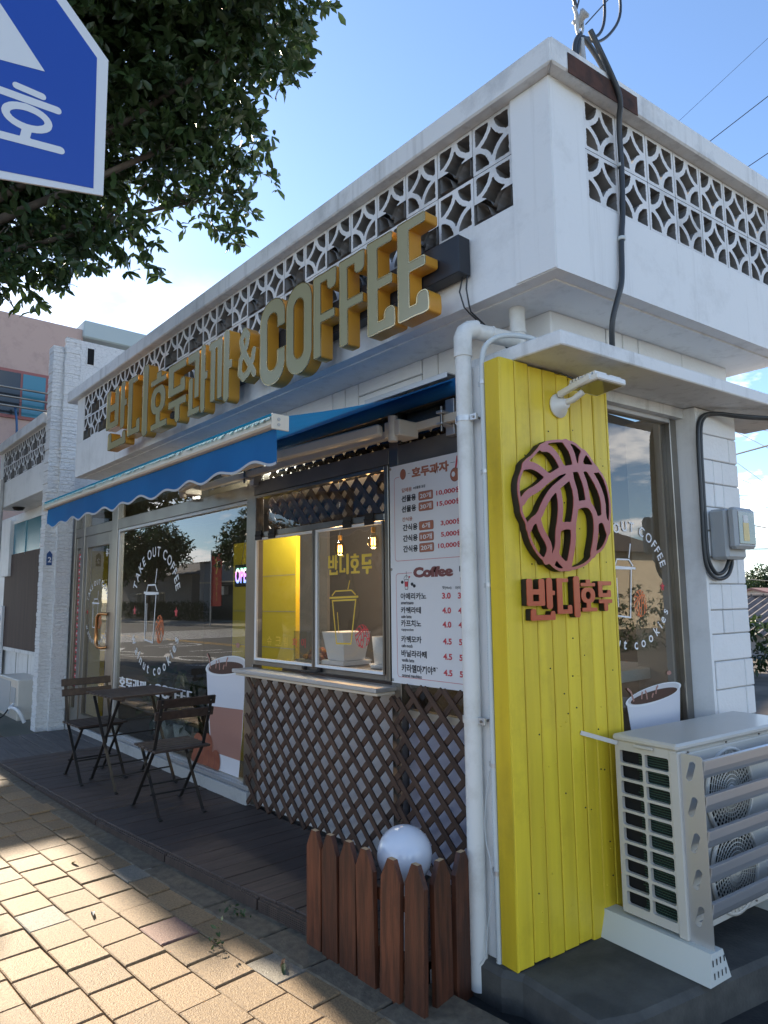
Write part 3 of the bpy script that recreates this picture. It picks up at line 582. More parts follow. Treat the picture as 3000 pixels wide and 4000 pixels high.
# serving window
KW = MB(); 
for x0, x1, z0, z1 in ((-2.632, -2.595, 1.045, 2.258), (-1.165, -1.13, 1.045, 2.258), (-2.595, -1.165, 2.235, 2.258), (-2.595, -1.165, 1.945, 1.985), (-2.595, -1.165, 1.045, 1.075)): KW.box(x0, x1, .365, .43, z0, z1, M_steel)
KWO = KW.build('serving_window', B, bevel=.003)
k_ = MB(); k_.box(-2.594, -1.166, .40, .406, 1.986, 2.234, M_acryl); k_.build('upper_pane', KWO)
TR2 = thing('window_trellis', 'dark wooden trellis inside the upper pane of the serving window', 'trellis'); trellis(TR2, -2.59, -1.17, 1.99, 2.232, .47, pitch=.125, w=.042)
for x0, x1 in ((-2.590, -1.862), (-1.838, -1.170)):
    k_ = MB(); k_.box(x0, x0 + .016, .362, .38, 1.078, 1.942, M_vinyl); k_.box(x1 - .016, x1, .362, .38, 1.078, 1.942, M_steel); k_.box(x0 + .016, x1 - .016, .362, .38, 1.078, 1.094, M_vinyl); k_.box(x0 + .016, x1 - .016, .362, .38, 1.926, 1.942, M_vinyl)
    k_.box(x0 + .016, x1 - .016, .368, .374, 1.094, 1.926, M_acryl); k_.build('sash', KWO)
fbox('sash_divider', -1.862, -1.838, 1.078, 1.944, .364, .39, M_steel, KWO, .002)
for x in (-2.54, -2.36, -1.50, -1.29):
    k_ = MB(); k_.box(x - .04, x + .04, .355, .3645, 1.965, 1.995, M_dark); k_.box(x - .04, x + .04, .352, .3625, 1.928, 1.955, M_dark); k_.tube([(x - .04, .354, 1.960), (x + .04, .354, 1.960)], .006, M_dark); k_.build('hinge', KWO)
k_ = MB(); k_.tube([(-1.95, .35, 1.062), (-1.94, .33, 1.052), (-1.86, .325, 1.05), (-1.79, .33, 1.052), (-1.78, .35, 1.062)], .008, M_dark); k_.box(-1.965, -1.935, .345, .366, 1.05, 1.075, M_dark); k_.box(-1.795, -1.765, .345, .366, 1.05, 1.075, M_dark); k_.build('latch_handle', KWO)
k_ = MB(); k_.box(-2.66, -1.09, .225, .40, .998, 1.022, M_alu); k_.build('counter_top', KWO, bevel=.003)
k_ = MB(); k_.box(-2.64, -1.10, .245, .39, .978, .997, M_cream); k_.build('counter_edge', KWO, bevel=.003)
F = Flat(); kx = lambda a: a
for ch, x0, x1, z0, z1, X0, X1, Z0, Z1 in (('반', -4.51, -4.015, 2.845, 3.415, -1.704, -1.605, 1.648, 1.772), ('디', -3.985, -3.55, 2.825, 3.425, -1.588, -1.495, 1.648, 1.772), ('호', -3.495, -3.17, 2.835, 3.30, -1.478, -1.39, 1.65, 1.768), ('두', -3.155, -2.84, 2.815, 3.28, -1.37, -1.278, 1.642, 1.76)):
    F.shape(remap(LOOP[ch], x0, x1, z0, z1, X0, X1, Z0, Z1), M_yvin, 1)
F.build('window_lettering', KWO, (0, .3655, 0), RF); F = Flat()
F.line([(-1.66, 1.49), (-1.62, 1.232), (-1.478, 1.236), (-1.43, 1.495)], .010, M_yvin, 1, True); F.line([(-1.69, 1.507), (-1.405, 1.513)], .012, M_yvin, 2); F.line([(-1.665, 1.52), (-1.63, 1.548), (-1.47, 1.551), (-1.43, 1.524)], .008, M_yvin, 1); F.line([(-1.505, 1.556), (-1.487, 1.61)], .007, M_yvin, 1); F.line([(-1.61, 1.42), (-1.595, 1.29)], .006, M_yvin, 1)
F.build('cup_outline', KWO, (0, .3655, 0), RF); F = Flat()
walnut(F, -1.437, -1.30, 1.217, 1.35, M_rvin, 2); F.build('walnut_print', KWO, (0, .3655, 0), RF); F = Flat()
for i, (c, mm) in enumerate(zip('슈크림파이', (M_yvin, M_yvin, M_yvin, M_rvin, M_rvin))): F.put(c and c, c, -2.42 + i * .105, 1.19, .060, mm, 1)
F.build('pastry_lettering', KWO, (0, .3655, 0), RF)
# sidelight, door and large shop window
o = MB()
for x0, x1, z0, z1 in ((-6.779, -6.74, .14, 2.243), (-6.61, -6.547, .14, 2.243), (-6.74, -6.61, 2.12, 2.243), (-6.74, -6.61, .14, .30)): o.box(x0, x1, .39, .44, z0, z1, M_steel)
SL_ = o.build('sidelight', B, bevel=.002); o = MB(); o.box(-6.74, -6.61, .41, .418, .30, 2.12, M_glass); o.build('pane', SL_)
F = Flat()
z = 2.06
while z > .55: h = random.uniform(.05, .085); F.rect(-6.72, z - h, -6.635, z, M_red, 1); F.rect(-6.70, z - h * .65, -6.66, z - h * .35, M_board, 2); z -= h + .025
F.build('red_strip_sticker', SL_, (0, .409, 0), RF)
o = MB()
for x0, x1, z0, z1 in ((-6.447, -6.36, .14, 2.243), (-5.66, -5.578, .14, 2.243), (-6.36, -5.66, 2.11, 2.243), (-6.36, -5.66, .14, .27)): o.box(x0, x1, .385, .44, z0, z1, M_steel)
DR = o.build('shop_door', B, bevel=.003); o = MB(); o.box(-6.36, -5.66, .41, .418, .27, 2.11, M_glass); o.build('pane', DR)
o = MB(); o.tube([(-5.63, .385, 1.37), (-5.66, .34, 1.375), (-5.72, .325, 1.37), (-5.76, .32, 1.34), (-5.765, .32, 1.1), (-5.75, .32, 1.05), (-5.71, .325, 1.03), (-5.65, .34, 1.025), (-5.63, .385, 1.03)], .017, mat('copper_handle', (.62, .30, .12), .25, .9), 10); o.build('door_handle', DR)
circle_sticker(DR, (0, .408, 0), RF, -6.02, 1.38, .35, .30); F = Flat(); F.put('유게음식점', '유게음식점', -5.82, 1.985, .085, M_vinyl, 1, bold=.02); F.build('door_lettering', DR, (0, .408, 0), RF)
o = MB()
for x0, x1, z0, z1 in ((-5.408, -5.375, .196, 2.243), (-2.757, -2.747, .196, 2.243), (-5.375, -2.757, 2.215, 2.243), (-5.375, -2.757, .196, .21)): o.box(x0, x1, .385, .44, z0, z1, M_alu)
SWN = o.build('shop_window', B, bevel=.002); o = MB(); o.box(-5.375, -2.757, .41, .418, .21, 2.215, M_glass); o.build('pane', SWN)
circle_sticker(SWN, (0, .408, 0), RF, -4.475, 1.40, .52, .50)
F = Flat(); Xm = lambda x: -5.29 + (x + 3.495) * (1.64 / 3.175); Zm = lambda z: .648 + (z - 2.775) * (.112 / .535)
for k in ('호', '두', '과', '까', '&', 'C', 'O', 'F1', 'F2', 'E1', 'E2'): F.shape([np.column_stack([Xm(l[:, 0]), Zm(l[:, 1])]) for l in LOOP[k]], M_vinyl, 1)
F.build('name_sticker', SWN, (0, .408, 0), RF)
F = Flat()
cupX = lambda a, b: -3.40 + a * .70 + (.0); cupZ = lambda a, b: .215 + b * .86
P = cup_sticker(F, lambda a, b: -3.41 + a * .63 + .0, lambda a, b: .215 + b * .87)
F.poly(P([(.085, .53), (.175, .14), (.895, .14), (.945, .56)]), M_band, 2)
for i, (x, z, rx, rz, a) in enumerate(((-3.52, .36, .09, .085, .3), (-3.36, .38, .085, .085, -.2), (-3.42, .27, .075, .09, .1), (-3.32, .27, .075, .09, -.1), (-3.53, .27, .075, .085, .2), (-3.22, .27, .075, .09, -.25), (-3.57, .24, .06, .055, .2))):
    pts = ellipse(0, 0, rx, rz, 20); F.poly([(x + p_[0] * math.cos(a) - p_[1] * math.sin(a), max(.215, z + p_[0] * math.sin(a) + p_[1] * math.cos(a))) for p_ in pts], M_cookie, 6 + i)
    F.line([(x - rx * .35, max(.22, z - rz * .75)), (x - rx * .1, z), (x - rx * .3, z + rz * .75)], .006, M_brn2, 6.5 + i)
F.build('cup_sticker', SWN, (0, .408, 0), RF)
# interior room
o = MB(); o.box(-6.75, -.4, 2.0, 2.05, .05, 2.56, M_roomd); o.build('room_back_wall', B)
o = MB(); o.box(-5.75, -4.45, 1.96, 1.995, .1, 2.1, M_yelwall); o.box(-4.44, -3.9, 1.96, 1.995, .1, 2.3, M_room); o.build('room_yellow_wall', B)
o = MB(); o.box(-3.99, -2.95, .95, .99, .1, 2.02, M_yelwall)
for zz in (.5, .8, 1.1, 1.4, 1.7): o.box(-3.98, -2.96, .948, .9495, zz, zz + .005, M_joint)
o.build('room_partition', B)
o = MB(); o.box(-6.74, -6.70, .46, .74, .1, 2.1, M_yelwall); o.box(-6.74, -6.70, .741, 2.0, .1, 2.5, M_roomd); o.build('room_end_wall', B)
o = MB(); o.box(-6.7, -.3, .46, 2.0, .03, .09, M_floor); o.build('room_floor', B)
o = MB(); o.box(-6.7, -.3, .46, 2.0, 2.5, 2.55, M_room); o.build('room_ceiling', B)
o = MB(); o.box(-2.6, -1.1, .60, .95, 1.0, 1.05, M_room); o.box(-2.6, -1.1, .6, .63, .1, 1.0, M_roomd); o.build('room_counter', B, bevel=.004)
# ------------------------------------------------------------------ yellow cladding panel
CL = thing('cladding_panel', 'tall yellow tongue and groove timber panel at the shop corner', 'wall panel', (0, 0, 0), (0, 0, -A))
vb = [.004, .094, .181, .27, .357, .44, .521, .603, .697]
for i, (a, c) in enumerate(zip(vb, vb[1:])):
    o = MB(); bot = .088 + (.012 if i % 3 == 1 else 0) + random.uniform(-.006, .006)
    o.box(-.022, random.uniform(-.0015, .0015), a + .0022, c - .0022, bot, 2.507 - .03 * a + random.uniform(-.003, .003), M_yel); o.build('board', CL, bevel=.004)
    if i:
        k = MB()
        for _ in range(9): y_, z_ = random.uniform(a + .012, c - .012), random.uniform(.2, 2.4); k.lathe([(0, .0035), (.0028, .003), (.0036, 0)], M_dark if random.random() < .6 else M_yel, 7, Matrix.Translation((-.0005, y_, z_)) @ Matrix.Rotation(PI / 2, 4, 'Y'))
        k.build('nail_heads', CL, kind='stuff')
o = MB(); o.box(-.03, .0, .6995, .712, .12, 2.47, M_yel); o.build('edge_trim', CL, bevel=.002)
o = MB(); o.box(-.083, -.023, .008, .69, .10, 2.49, M_dark); o.build('core', CL)
pts = []
n = 16
for i in range(n): x = -.086 + i * .083 / n; pts += [(x, .0035), (x + .0012, .0), (x + .0036, .0), (x + .0048, .0035)]
pts += [(-.002, .0), (-.002, .012), (-.086, .012)]
o = MB(); o.prism(pts, .09, 2.505, M_yel); o.build('ribbed_trim', CL)
# raised wall sign on it
WS = thing('wall_sign', 'plum walnut emblem with raised Korean letters on the yellow panel', 'sign', (0, 0, 0))
th = .034
em = fill(WAL, th); em.materials.clear(); em.materials.append(M_dark); link('emblem_core', em, WS, S(.003 + th / 2, 0, 0), RS)
em = fill(WAL, .004); em.materials.clear(); em.materials.append(M_plum); link('emblem_face', em, WS, S(.003 + th + .0022, 0, 0), RS)
for ch, x0, x1, z0, z1, X0, X1, Z0, Z1 in (('반', -4.51, -4.015, 2.845, 3.415, .086, .252, 1.404, 1.578), ('디', -3.985, -3.55, 2.825, 3.425, .266, .410, 1.41, 1.587), ('호', -3.495, -3.17, 2.835, 3.30, .418, .522, 1.434, 1.573), ('두', -3.155, -2.84, 2.815, 3.28, .536, .628, 1.433, 1.566)):
    lo = remap(LOOP[ch], x0, x1, z0, z1, X0, X1, Z0, Z1)
    em = fill(lo, .028); em.materials.clear(); em.materials.append(M_dark); k = link('letter', em, WS, S(.003 + .014, 0, 0), RS)
    em = fill(lo, .004); em.materials.clear(); em.materials.append(mat('brick_acrylic', (.46, .065, .028), .28, coat=.3)); link('letter_face', em, k, (0, 0, .0162))
# ------------------------------------------------------------------ big channel letter sign
SG = thing('shop_sign', 'row of golden channel letters in Korean and COFFEE above the blue awning', 'sign')
o = MB(); o.box(-4.0, -.211, .005, .083, 2.965, 3.145, M_blkpaint); o.build('raceway', SG, bevel=.003)
for k in GL:
    l0 = LOOP[k]; l1 = contours(GL[k], -.0055, .004, .008)
    me = fill(l0, .078); me.materials.clear(); me.materials.append(M_gold_side); body = link('letter', me, SG, (0, -.041, 0), RF)
    me = fill(l0 + l1, .004); me.materials.clear(); me.materials.append(M_gold_trim); link('letter_trim', me, body, (0, 0, .0412))
    me = fill(l1, .002); me.materials.clear(); me.materials.append(M_face); link('letter_face', me, body, (0, 0, .0402))
o = MB()
for dx in (0, .03): o.tube([(-.25 + dx, .07, 2.97), (-.262 + dx * 1.4, .06, 2.90), (-.24 + dx, .065, 2.82), (-.235 + dx * .4, .09, 2.80), (-.20 + dx * .3, .35, 2.66)], .004, M_cable, 6)
o.build('feed_cable', SG)
# ------------------------------------------------------------------ awning
AW = thing('awning', 'blue folding arm awning half open over the shop window', 'awning')
x0, x1 = -3.72, -.535; yb, zb, yt, zt = -.73, 2.235, .30, 2.60
nx, ny = 24, 10; o = MB(); vs = []
for i in range(nx + 1):
    for j in range(ny + 1):
        t = j / ny; x = x0 + (x1 - x0) * i / nx
        vs.append((x, yb + (yt - yb) * t, zb + (zt - zb) * t - .035 * math.sin(PI * t) * (1 + .25 * math.sin(x * 3.1))))
o.add(vs, [(i * (ny + 1) + j, (i + 1) * (ny + 1) + j, (i + 1) * (ny + 1) + j + 1, i * (ny + 1) + j + 1) for i in range(nx) for j in range(ny)], M_cloth, None, True); o.build('fabric', AW)
o = MB(); o.box(x0 - .01, x1 + .012, yb - .045, yb + .015, zb - .046, zb - .002, M_cream); o.build('front_bar', AW, bevel=.008)
for x in (x0 - .018, x1 + .012): k = MB(); k.box(x, x + .008, yb - .05, yb + .03, zb - .06, zb + .004, M_cream); k.tube([(x - .001, yb - .02, zb - .04), (x + .010, yb - .02, zb - .04)], .007, M_steel); k.tube([(x - .001, yb - .02, zb - .018), (x + .010, yb - .02, zb - .018)], .007, M_steel); k.build('end_cap', AW, bevel=.002)
o = MB(); N = 190; vs = []; hem = []
for i in range(N + 1):
    x = x0 + (x1 - x0) * i / N; w_ = (x - x0) / .30 * 2 * PI; zz = 2.058 + .013 * math.cos(w_) + .006 * math.cos(w_ * .5 + 1); yy = yb - .018 + .006 * math.sin(x * 7)
    vs += [(x, yb - .018, zb - .05), (x, yy, (zb - .05 + zz) / 2), (x, yy, zz)]; hem.append((x, yy - .001, zz))
o.add(vs, [(3 * i + j, 3 * i + 3 + j, 3 * i + 4 + j, 3 * i + 1 + j) for i in range(N) for j in range(2)], M_cloth, None, True); VAL = o.build('valance', AW)
o = MB(); vs = []
for p in hem: vs += [(p[0], p[1] - .002, p[2] + .007), (p[0], p[1] - .002, p[2] - .004), (p[0], p[1] + .002, p[2] - .004), (p[0], p[1] + .002, p[2] + .007)]
o.add(vs, [(4 * i + j, 4 * i + 4 + j, 4 * i + 4 + (j + 1) % 4, 4 * i + (j + 1) % 4) for i in range(N) for j in range(4)], M_hem); o.build('hem', VAL)
o = MB()
for i in range(420):
    x = random.uniform(x0, x1); h = random.uniform(.006, .02); o.add([(x, yb - .046, zb - .004), (x + .010, yb - .046, zb - .004), (x + .012 + random.uniform(-.01, .01), yb - .05 - h * .5, zb - .006 - h), (x + random.uniform(-.01, .01), yb - .048 - h * .4, zb - .005 - h * .9)], [(0, 1, 2, 3)], M_fringe_lit)
o.box(x0, x1, yb - .046, yb + .01, zb - .0015, zb + .006, M_fringe_lit); o.build('frayed_edge', AW)  # strip along the cloth edge, coloured as if the sun lit it
o = MB(); o.tube([(x0 - .02, .325, 2.575), (x1 + .03, .325, 2.575)], .042, M_cloth, 14); o.build('roller', AW)
o = MB(); o.tube([(x1 + .03, .325, 2.575), (x1 + .045, .325, 2.575)], .045, M_cream, 14); o.build('roller_end', AW)
o = MB(); o.box(-1.25, -.58, .30, .395, 2.645, 2.655, M_alu); o.box(-1.25, -.58, .295, .30, 2.625, 2.655, M_alu); o.build('cover_strip', AW, bevel=.002)
o = MB(); o.box(x0, -.30, .285, .325, 2.385, 2.43, M_cream); o.build('torsion_bar', AW, bevel=.003)
for x in (-.60, -2.6, -3.6):
    k = MB(); k.box(x - .03, x + .03, .33, .40, 2.33, 2.52, M_alu); k.box(x - .02, x + .02, .25, .33, 2.372, 2.384, M_alu); k.box(x - .02, x + .02, .25, .33, 2.431, 2.445, M_alu); k.tube([(x, .27, 2.34), (x, .27, 2.47)], .008, M_steel); k.build('wall_bracket', AW, bevel=.002)
def arm(xs, xe):
    sgn = 1 if xe > xs else -1
    k = MB(); k.box(xs - .06, xs + .06, .16, .30, 2.345, 2.43, M_cream); k.tube([(xs, .17, 2.32), (xs, .17, 2.455)], .026, M_cream, 10); k.tube([(xs - .05, .26, 2.33), (xs - .05, .26, 2.445)], .012, M_black, 8); k.build('arm_joint', AW, bevel=.006)
    k = MB(); k.bar((xs + sgn * .05, .13, 2.385), (xe, -.22, 2.29), .05, .062, M_cream); k.build('arm', AW, bevel=.01)
    k = MB(); k.bar((xe, -.22, 2.285), (xs + sgn * .45, -.68, 2.20), .034, .044, M_cream); k.tube([(xe, -.22, 2.25), (xe, -.22, 2.33)], .03, M_cream, 10); k.build('forearm', AW, bevel=.006)
arm(-.86, -1.95); arm(-3.4, -2.3)
# ------------------------------------------------------------------ menu board
MN = thing('menu_board', 'white printed price board beside the serving window', 'sign', (0, 0, 0))
o = MB(); o.box(-1.098, -.36, .352, .358, 1.045, 2.238, M_board); o.build('board', MN)
F = Flat(); mf = lambda t, x0, x1, z0, z1, m, bold=.02, lay=1: F.put(t, t, x0, z0, z1 - z0, m, lay, w=x1 - x0, bold=bold)
mf('호두과자', -.914, -.634, 2.149, 2.207, M_brn, .05); mf('답례용', -.996, -.915, 2.080, 2.104, M_brn); mf('※선물용 포장', -.903, -.809, 2.087, 2.103, M_ink)
for i, (t, n_, p_, zz, px) in enumerate((('선물용', '20개', '10,000원', 2.026, -.729), ('선물용', '30개', '15,000원', 1.968, -.726), ('간식용', '6개', '3,000원', 1.865, -.701), ('간식용', '10개', '5,000원', 1.806, -.701), ('간식용', '20개', '10,000원', 1.748, -.723))):
    xl = -1.0 if i < 2 else -.992
    mf(t, xl, xl + .117, zz, zz + .037, M_ink, .035); bx = -.864
    F.poly(rrpts(bx, zz - .006, bx + .111, zz + .042, .009), M_brn2, .6); F.poly(rrpts(bx + .002, zz - .004, bx + .109, zz + .040, .008), M_brn, 1)
    w_ = .085 if len(n_) == 3 else .06; mf(n_, bx + .055 - w_ / 2, bx + .055 + w_ / 2, zz + .003, zz + .033, M_board, .02, 2); mf(p_, px, -.548, zz + .003, zz + .036, M_red, .03)
mf('간식용', -.996, -.914, 1.918, 1.941, M_brn)
F.line([(-1.018, 2.17)] + ellipse(-1.04, 2.152, .018, .018, 4, PI / 2, PI) + ellipse(-1.04, 1.722, .018, .018, 4, PI, 1.5 * PI) + [(-.38, 1.704)], .0022, M_red, 1)
F.line([(-.945, 2.18), (-.925, 2.18)], .002, M_ink, 1); F.line([(-.622, 2.19), (-.59, 2.19)], .002, M_ink, 1)
F.poly(ellipse(-.985, 2.182, .024, .030), M_brn2, 1); F.poly(ellipse(-.985, 2.182, .021, .027), M_brn, 2); F.line([(-.985, 2.208), (-.98, 2.18), (-.987, 2.157)], .002, M_brn2, 3)
F.poly(ellipse(-.592, 2.125, .034, .036), M_brn2, 1); F.poly(ellipse(-.592, 2.125, .031, .033), M_brn, 2); F.poly(ellipse(-.602, 2.128, .012, .014), M_board, 3); F.line([(-.585, 2.16), (-.572, 2.22)], .012, M_red, 1)
mf('Coffee', -.915, -.620, 1.608, 1.664, M_brn2, .07)
F.line([(-.925, 1.636), (-1.03, 1.634)] + ellipse(-1.035, 1.616, .018, .018, 4, PI / 2, PI) + ellipse(-1.032, 1.098, .018, .018, 4, PI, 1.5 * PI) + [(-.38, 1.078)], .0022, M_red, 1)
F.line([(-.985, 1.60), (-.955, 1.60), (-.960, 1.548), (-.980, 1.548)], .003, M_ink, 1, True); F.poly([(-.984, 1.59), (-.956, 1.59), (-.959, 1.562), (-.981, 1.562)], M_red, 2); F.line(ellipse(-.97, 1.602, .019, .020, 10, 0, PI), .0025, M_ink, 1); F.line([(-.97, 1.605), (-.97, 1.645)], .003, M_ink, 1)
for x, z in ((-1.003, 1.587), (-.925, 1.575), (-.908, 1.565)): F.poly(ellipse(x, z, .011, .009), M_ink, 1)
F.poly([(-.952, 1.615), (-.945, 1.607), (-.938, 1.615), (-.941, 1.62), (-.945, 1.617), (-.949, 1.62)], M_red, 1)
F.poly([(-.575, 1.61), (-.535, 1.61), (-.540, 1.545), (-.570, 1.545)], M_board, 1); F.poly([(-.578, 1.63), (-.53, 1.63), (-.53, 1.655), (-.56, 1.668), (-.578, 1.655)], M_ink, 1); F.poly([(-.574, 1.60), (-.535, 1.60), (-.538, 1.565), (-.571, 1.565)], M_brn, 2)
mf('핫(Hot)', -.699, -.635, 1.541, 1.560, M_ink, .015); mf('아이스', -.608, -.552, 1.541, 1.558, M_ink, .015)
for t, en, w_, ew, z0, h_, pr in (('아메리카노', 'americaano', .20, .10, 1.493, .036, ('3.0', '3.5')), ('카페라테', 'cafe latte', .158, .083, 1.419, .035, ('4.0', '4.5')), ('카프치노', 'cappuccion', .158, .097, 1.348, .037, ('4.0', '4.5')), ('카페모카', 'cafe moch', .158, .087, 1.264, .036, ('4.5', '5.0')), ('바닐라라떼', 'vanilla latte', .196, .098, 1.188, .037, ('4.5', '5.0')), ('카라멜마끼야또', 'caramel macchiato', .277, .155, 1.108, .042, ('4.5', '5.0'))):
    mf(t, -1.018, -1.018 + w_, z0, z0 + h_, M_ink, .03); mf(en, -1.016, -1.016 + ew, z0 - .026, z0 - .008, M_ink, .025); mf(pr[0], -.703, -.641, z0 + .002, z0 + .033, M_red, .035); mf(pr[1], -.592, -.53, z0 + .002, z0 + .033, M_red, .035)
F.build('print', MN, (0, .3515, 0), RF)
for x, z in ((-1.09, 2.225), (-1.09, 1.66), (-1.09, 1.06)): o = MB(); o.lathe([(0, .004), (.006, .003), (.008, 0)], M_steel, 10, Matrix.Translation((x, .3515, z)) @ Matrix.Rotation(PI / 2, 4, 'X')); o.build('screw', MN)
# ------------------------------------------------------------------ drainpipe, conduit, cables
DP = thing('drainpipe', 'white plastic drainpipe with an elbow beside the yellow panel', 'pipe')
o = MB(); o.tube([(-.187, -.01, -.03), (-.187, -.01, 2.60)], .036, M_pvc, 18); o.build('pipe', DP)
o = MB(); o.tube([(-.187, -.01, 2.55), (-.187, -.01, 2.64), (-.184, .0, 2.665), (-.178, .022, 2.682), (-.165, .06, 2.69)], [.0405] * 5, M_pvc, 18); o.build('elbow', DP)
o = MB(); o.tube([(-.178, .03, 2.684), (-.10, .26, 2.665)], .036, M_pvc, 18); o.tube([(-.145, .125, 2.677), (-.142, .135, 2.676)], .039, M_pvc, 18); o.build('cross_pipe', DP)
o = MB(); o.tube([(-.10, .27, 2.60), (-.10, .27, 2.83)], .036, M_pvc, 18); o.tube([(-.10, .27, 2.70), (-.10, .27, 2.715)], .04, M_pvc, 18); o.build('outlet', DP)
for z in (2.27, 1.0):
    o = MB(); o.tube([(-.187, -.01, z - .012), (-.187, -.01, z + .012)], .0395, M_alu if z > 2 else M_pvc, 18); o.box(-.15, -.115, -.02, -.005, z - .014, z + .014, M_alu); o.box(-.235, -.22, -.02, -.005, z - .014, z + .014, M_alu); o.tube([(-.13, -.026, z), (-.13, .03, z)], .006, M_steel, 8); o.build('pipe_clamp', DP, bevel=.0015)
CD = thing('conduit', 'grey corrugated conduit running up beside the yellow panel', 'conduit')
cp = [(-.100, .012, .03), (-.100, .012, .6), (-.101, .012, 1.2), (-.101, .012, 2.0), (-.101, .012, 2.45), (-.098, .014, 2.55), (-.08, .03, 2.60), (-.04, .09, 2.635), (.03, .20, 2.63), (.06, .24, 2.59)]
cp = [Vector(p) for p in smooth(cp, 2)]
pts, rad = [], []
for a, c in zip(cp, cp[1:]):
    n_ = max(1, int((c - a).length / .0055))
    for i in range(n_): pts.append(a.lerp(c, i / n_)); rad.append(.0125 if len(pts) % 2 else .0105)
o = MB(); o.tube(pts, rad, M_condt, 8); o.build('hose', CD)
for z in (2.42, 2.03, 1.55, .83, .42): o = MB(); o.tube([(-.100, .012, z - .008), (-.100, .012, z + .008)], .0145, M_alu, 10); o.box(-.13, -.113, .018, .029, z - .01, z + .01, M_alu); o.build('conduit_clip', CD)
WR = thing('loose_wire', 'thin grey wire hanging loose beside the drainpipe foot', 'wire')
o = MB(); o.tube(smooth([(-.13, .02, .80), (-.145, .01, .70), (-.15, .0, .55), (-.12, .005, .45), (-.115, .0, .35), (-.14, -.01, .2), (-.13, -.03, .10), (-.22, -.04, .03), (-.26, -.08, -.01), (-.30, -.03, -.02)], 2), .0022, M_condt, 6); o.build('wire', WR)
SV = thing('service_cable', 'thick dark cable running down the parapet from the roof bracket', 'cable')
def Sp(L): return [S(*p) for p in L]
o = MB(); o.tube(smooth(Sp([(.30, .33, 3.96), (.315, .38, 3.86), (.312, .44, 3.80), (.318, .50, 3.70), (.275, .53, 3.62), (.262, .555, 3.46), (.258, .55, 3.2), (.255, .53, 3.07), (.258, .52, 2.93), (.262, .505, 2.85), (.245, .49, 2.78), (.225, .47, 2.68), (.20, .50, 2.575)]), 2), .0125, M_cable, 10); o.build('cable', SV)
for u, v, z in ((.255, .533, 3.075), (.257, .553, 3.43)): o = MB(); T = Matrix.Translation(S(u, v, z)); o.lathe([(.0125, -.008), (.0165, -.008), (.0165, .008), (.0125, .008)], M_condt, 12, T); o.build('cable_clip', SV)
MS = thing('service_mast', 'insulated cable bracket on the roof corner with looped black wires', 'cable bracket', S(.20, .39, 3.8))
mi = Vector(S(.20, .39, 3.8)); lc = lambda L: [Vector(S(*p)) - mi for p in L]
o = MB(); o.tube(lc([(.20, .42, 3.70), (.20, .39, 4.02)]), .016, M_meter, 8); o.tube(lc([(.20, .40, 3.72), (.20, .55, 3.80)]), .008, M_rust, 6); o.build('post', MS)
o = MB(); T = Matrix.Translation(lc([(.21, .385, 4.115)])[0]) @ Matrix.Rotation(R(60), 4, 'Y')
o.lathe([(0, -.035), (.020, -.035), (.026, -.025), (.018, -.012), (.018, .012), (.026, .025), (.020, .035), (0, .035)], mat('porcelain', (.33, .34, .35), .4), 14, T); o.tube(lc([(.20, .39, 4.02), (.20, .37, 4.06), (.20, .37, 4.14), (.20, .355, 4.17)]), .009, M_meter, 8); o.tube(lc([(.20, .39, 4.03), (.20, .41, 4.08), (.20, .41, 4.13)]), .007, M_meter, 8); o.build('insulator', MS)
o = MB()
for L, r_ in (([(.20, .345, 3.82), (.20, .34, 3.92), (.20, .35, 3.99), (.20, .39, 4.05)], .011), ([(.20, .37, 3.83), (.20, .35, 3.93), (.20, .39, 4.04), (.20, .44, 4.03), (.20, .53, 3.97), (.20, .585, 3.90), (.20, .60, 3.86), (.20, .575, 3.845), (.20, .51, 3.87), (.20, .46, 3.90)], .013), ([(.20, .41, 4.04), (.20, .48, 4.07), (.20, .545, 4.13), (.20, .58, 4.22), (.20, .585, 4.33), (.20, .585, 4.5)], .007), ([(.20, .41, 4.045), (.20, .50, 4.055), (.20, .60, 4.14), (.20, .70, 4.28), (.20, .715, 4.40), (.20, .68, 4.5)], .007), ([(.20, .37, 4.17), (.20, .345, 4.25), (.20, .34, 4.5)], .009), ([(.20, .375, 4.17), (.20, .40, 4.24), (.20, .385, 4.32)], .004)):
    o.tube(smooth(lc(L), 2), r_, M_cable, 8)
o.tube(lc([(.21, .42, 4.105), (.20, .66, 4.40), (.2, .9, 4.69)]), .003, M_cable, 6); o.tube(lc([(.20, .40, 4.03), (.205, .41, 3.9), (.21, .42, 3.8)]), .004, M_rust, 6); o.build('wire_loop', MS)
# floodlight
FL = thing('floodlight', 'white floodlight on a round bracket near the top of the yellow panel', 'lamp', S(0, .36, 2.39), (0, 0, -A))
M_fl = mat('flood_white', (.78, .77, .74), .35)
o = MB(); T = Matrix.Rotation(PI / 2, 4, 'Y'); o.lathe([(0, .0), (.055, .0), (.055, .008), (.03, .014), (.022, .05), (0, .05)], M_fl, 20, T @ Matrix.Translation((0.045, 0, 0.002))); o.build('mount', FL)
o = MB(); o.tube([(.03, 0, -.04), (.085, .005, -.035), (.13, .015, -.01)], .014, M_fl, 10); o.bar((.02, -.012, -.0), (.20, -.014, .035), .022, .026, M_fl); o.build('bracket_arm', FL, bevel=.003)
T = Matrix.Translation((.155, .075, .022)) @ Matrix.Rotation(R(-4), 4, 'Y'); o = MB(); o.box(-.075, .085, -.095, .095, -.012, .016, M_fl, T); o.build('lamp_body', FL, bevel=.005)
o = MB(); o.box(-.06, .07, -.08, .08, -.0145, -.0125, mat('lamp_glass', (.30, .27, .12), .1), T); o.build('lamp_glass', FL)
o = MB()
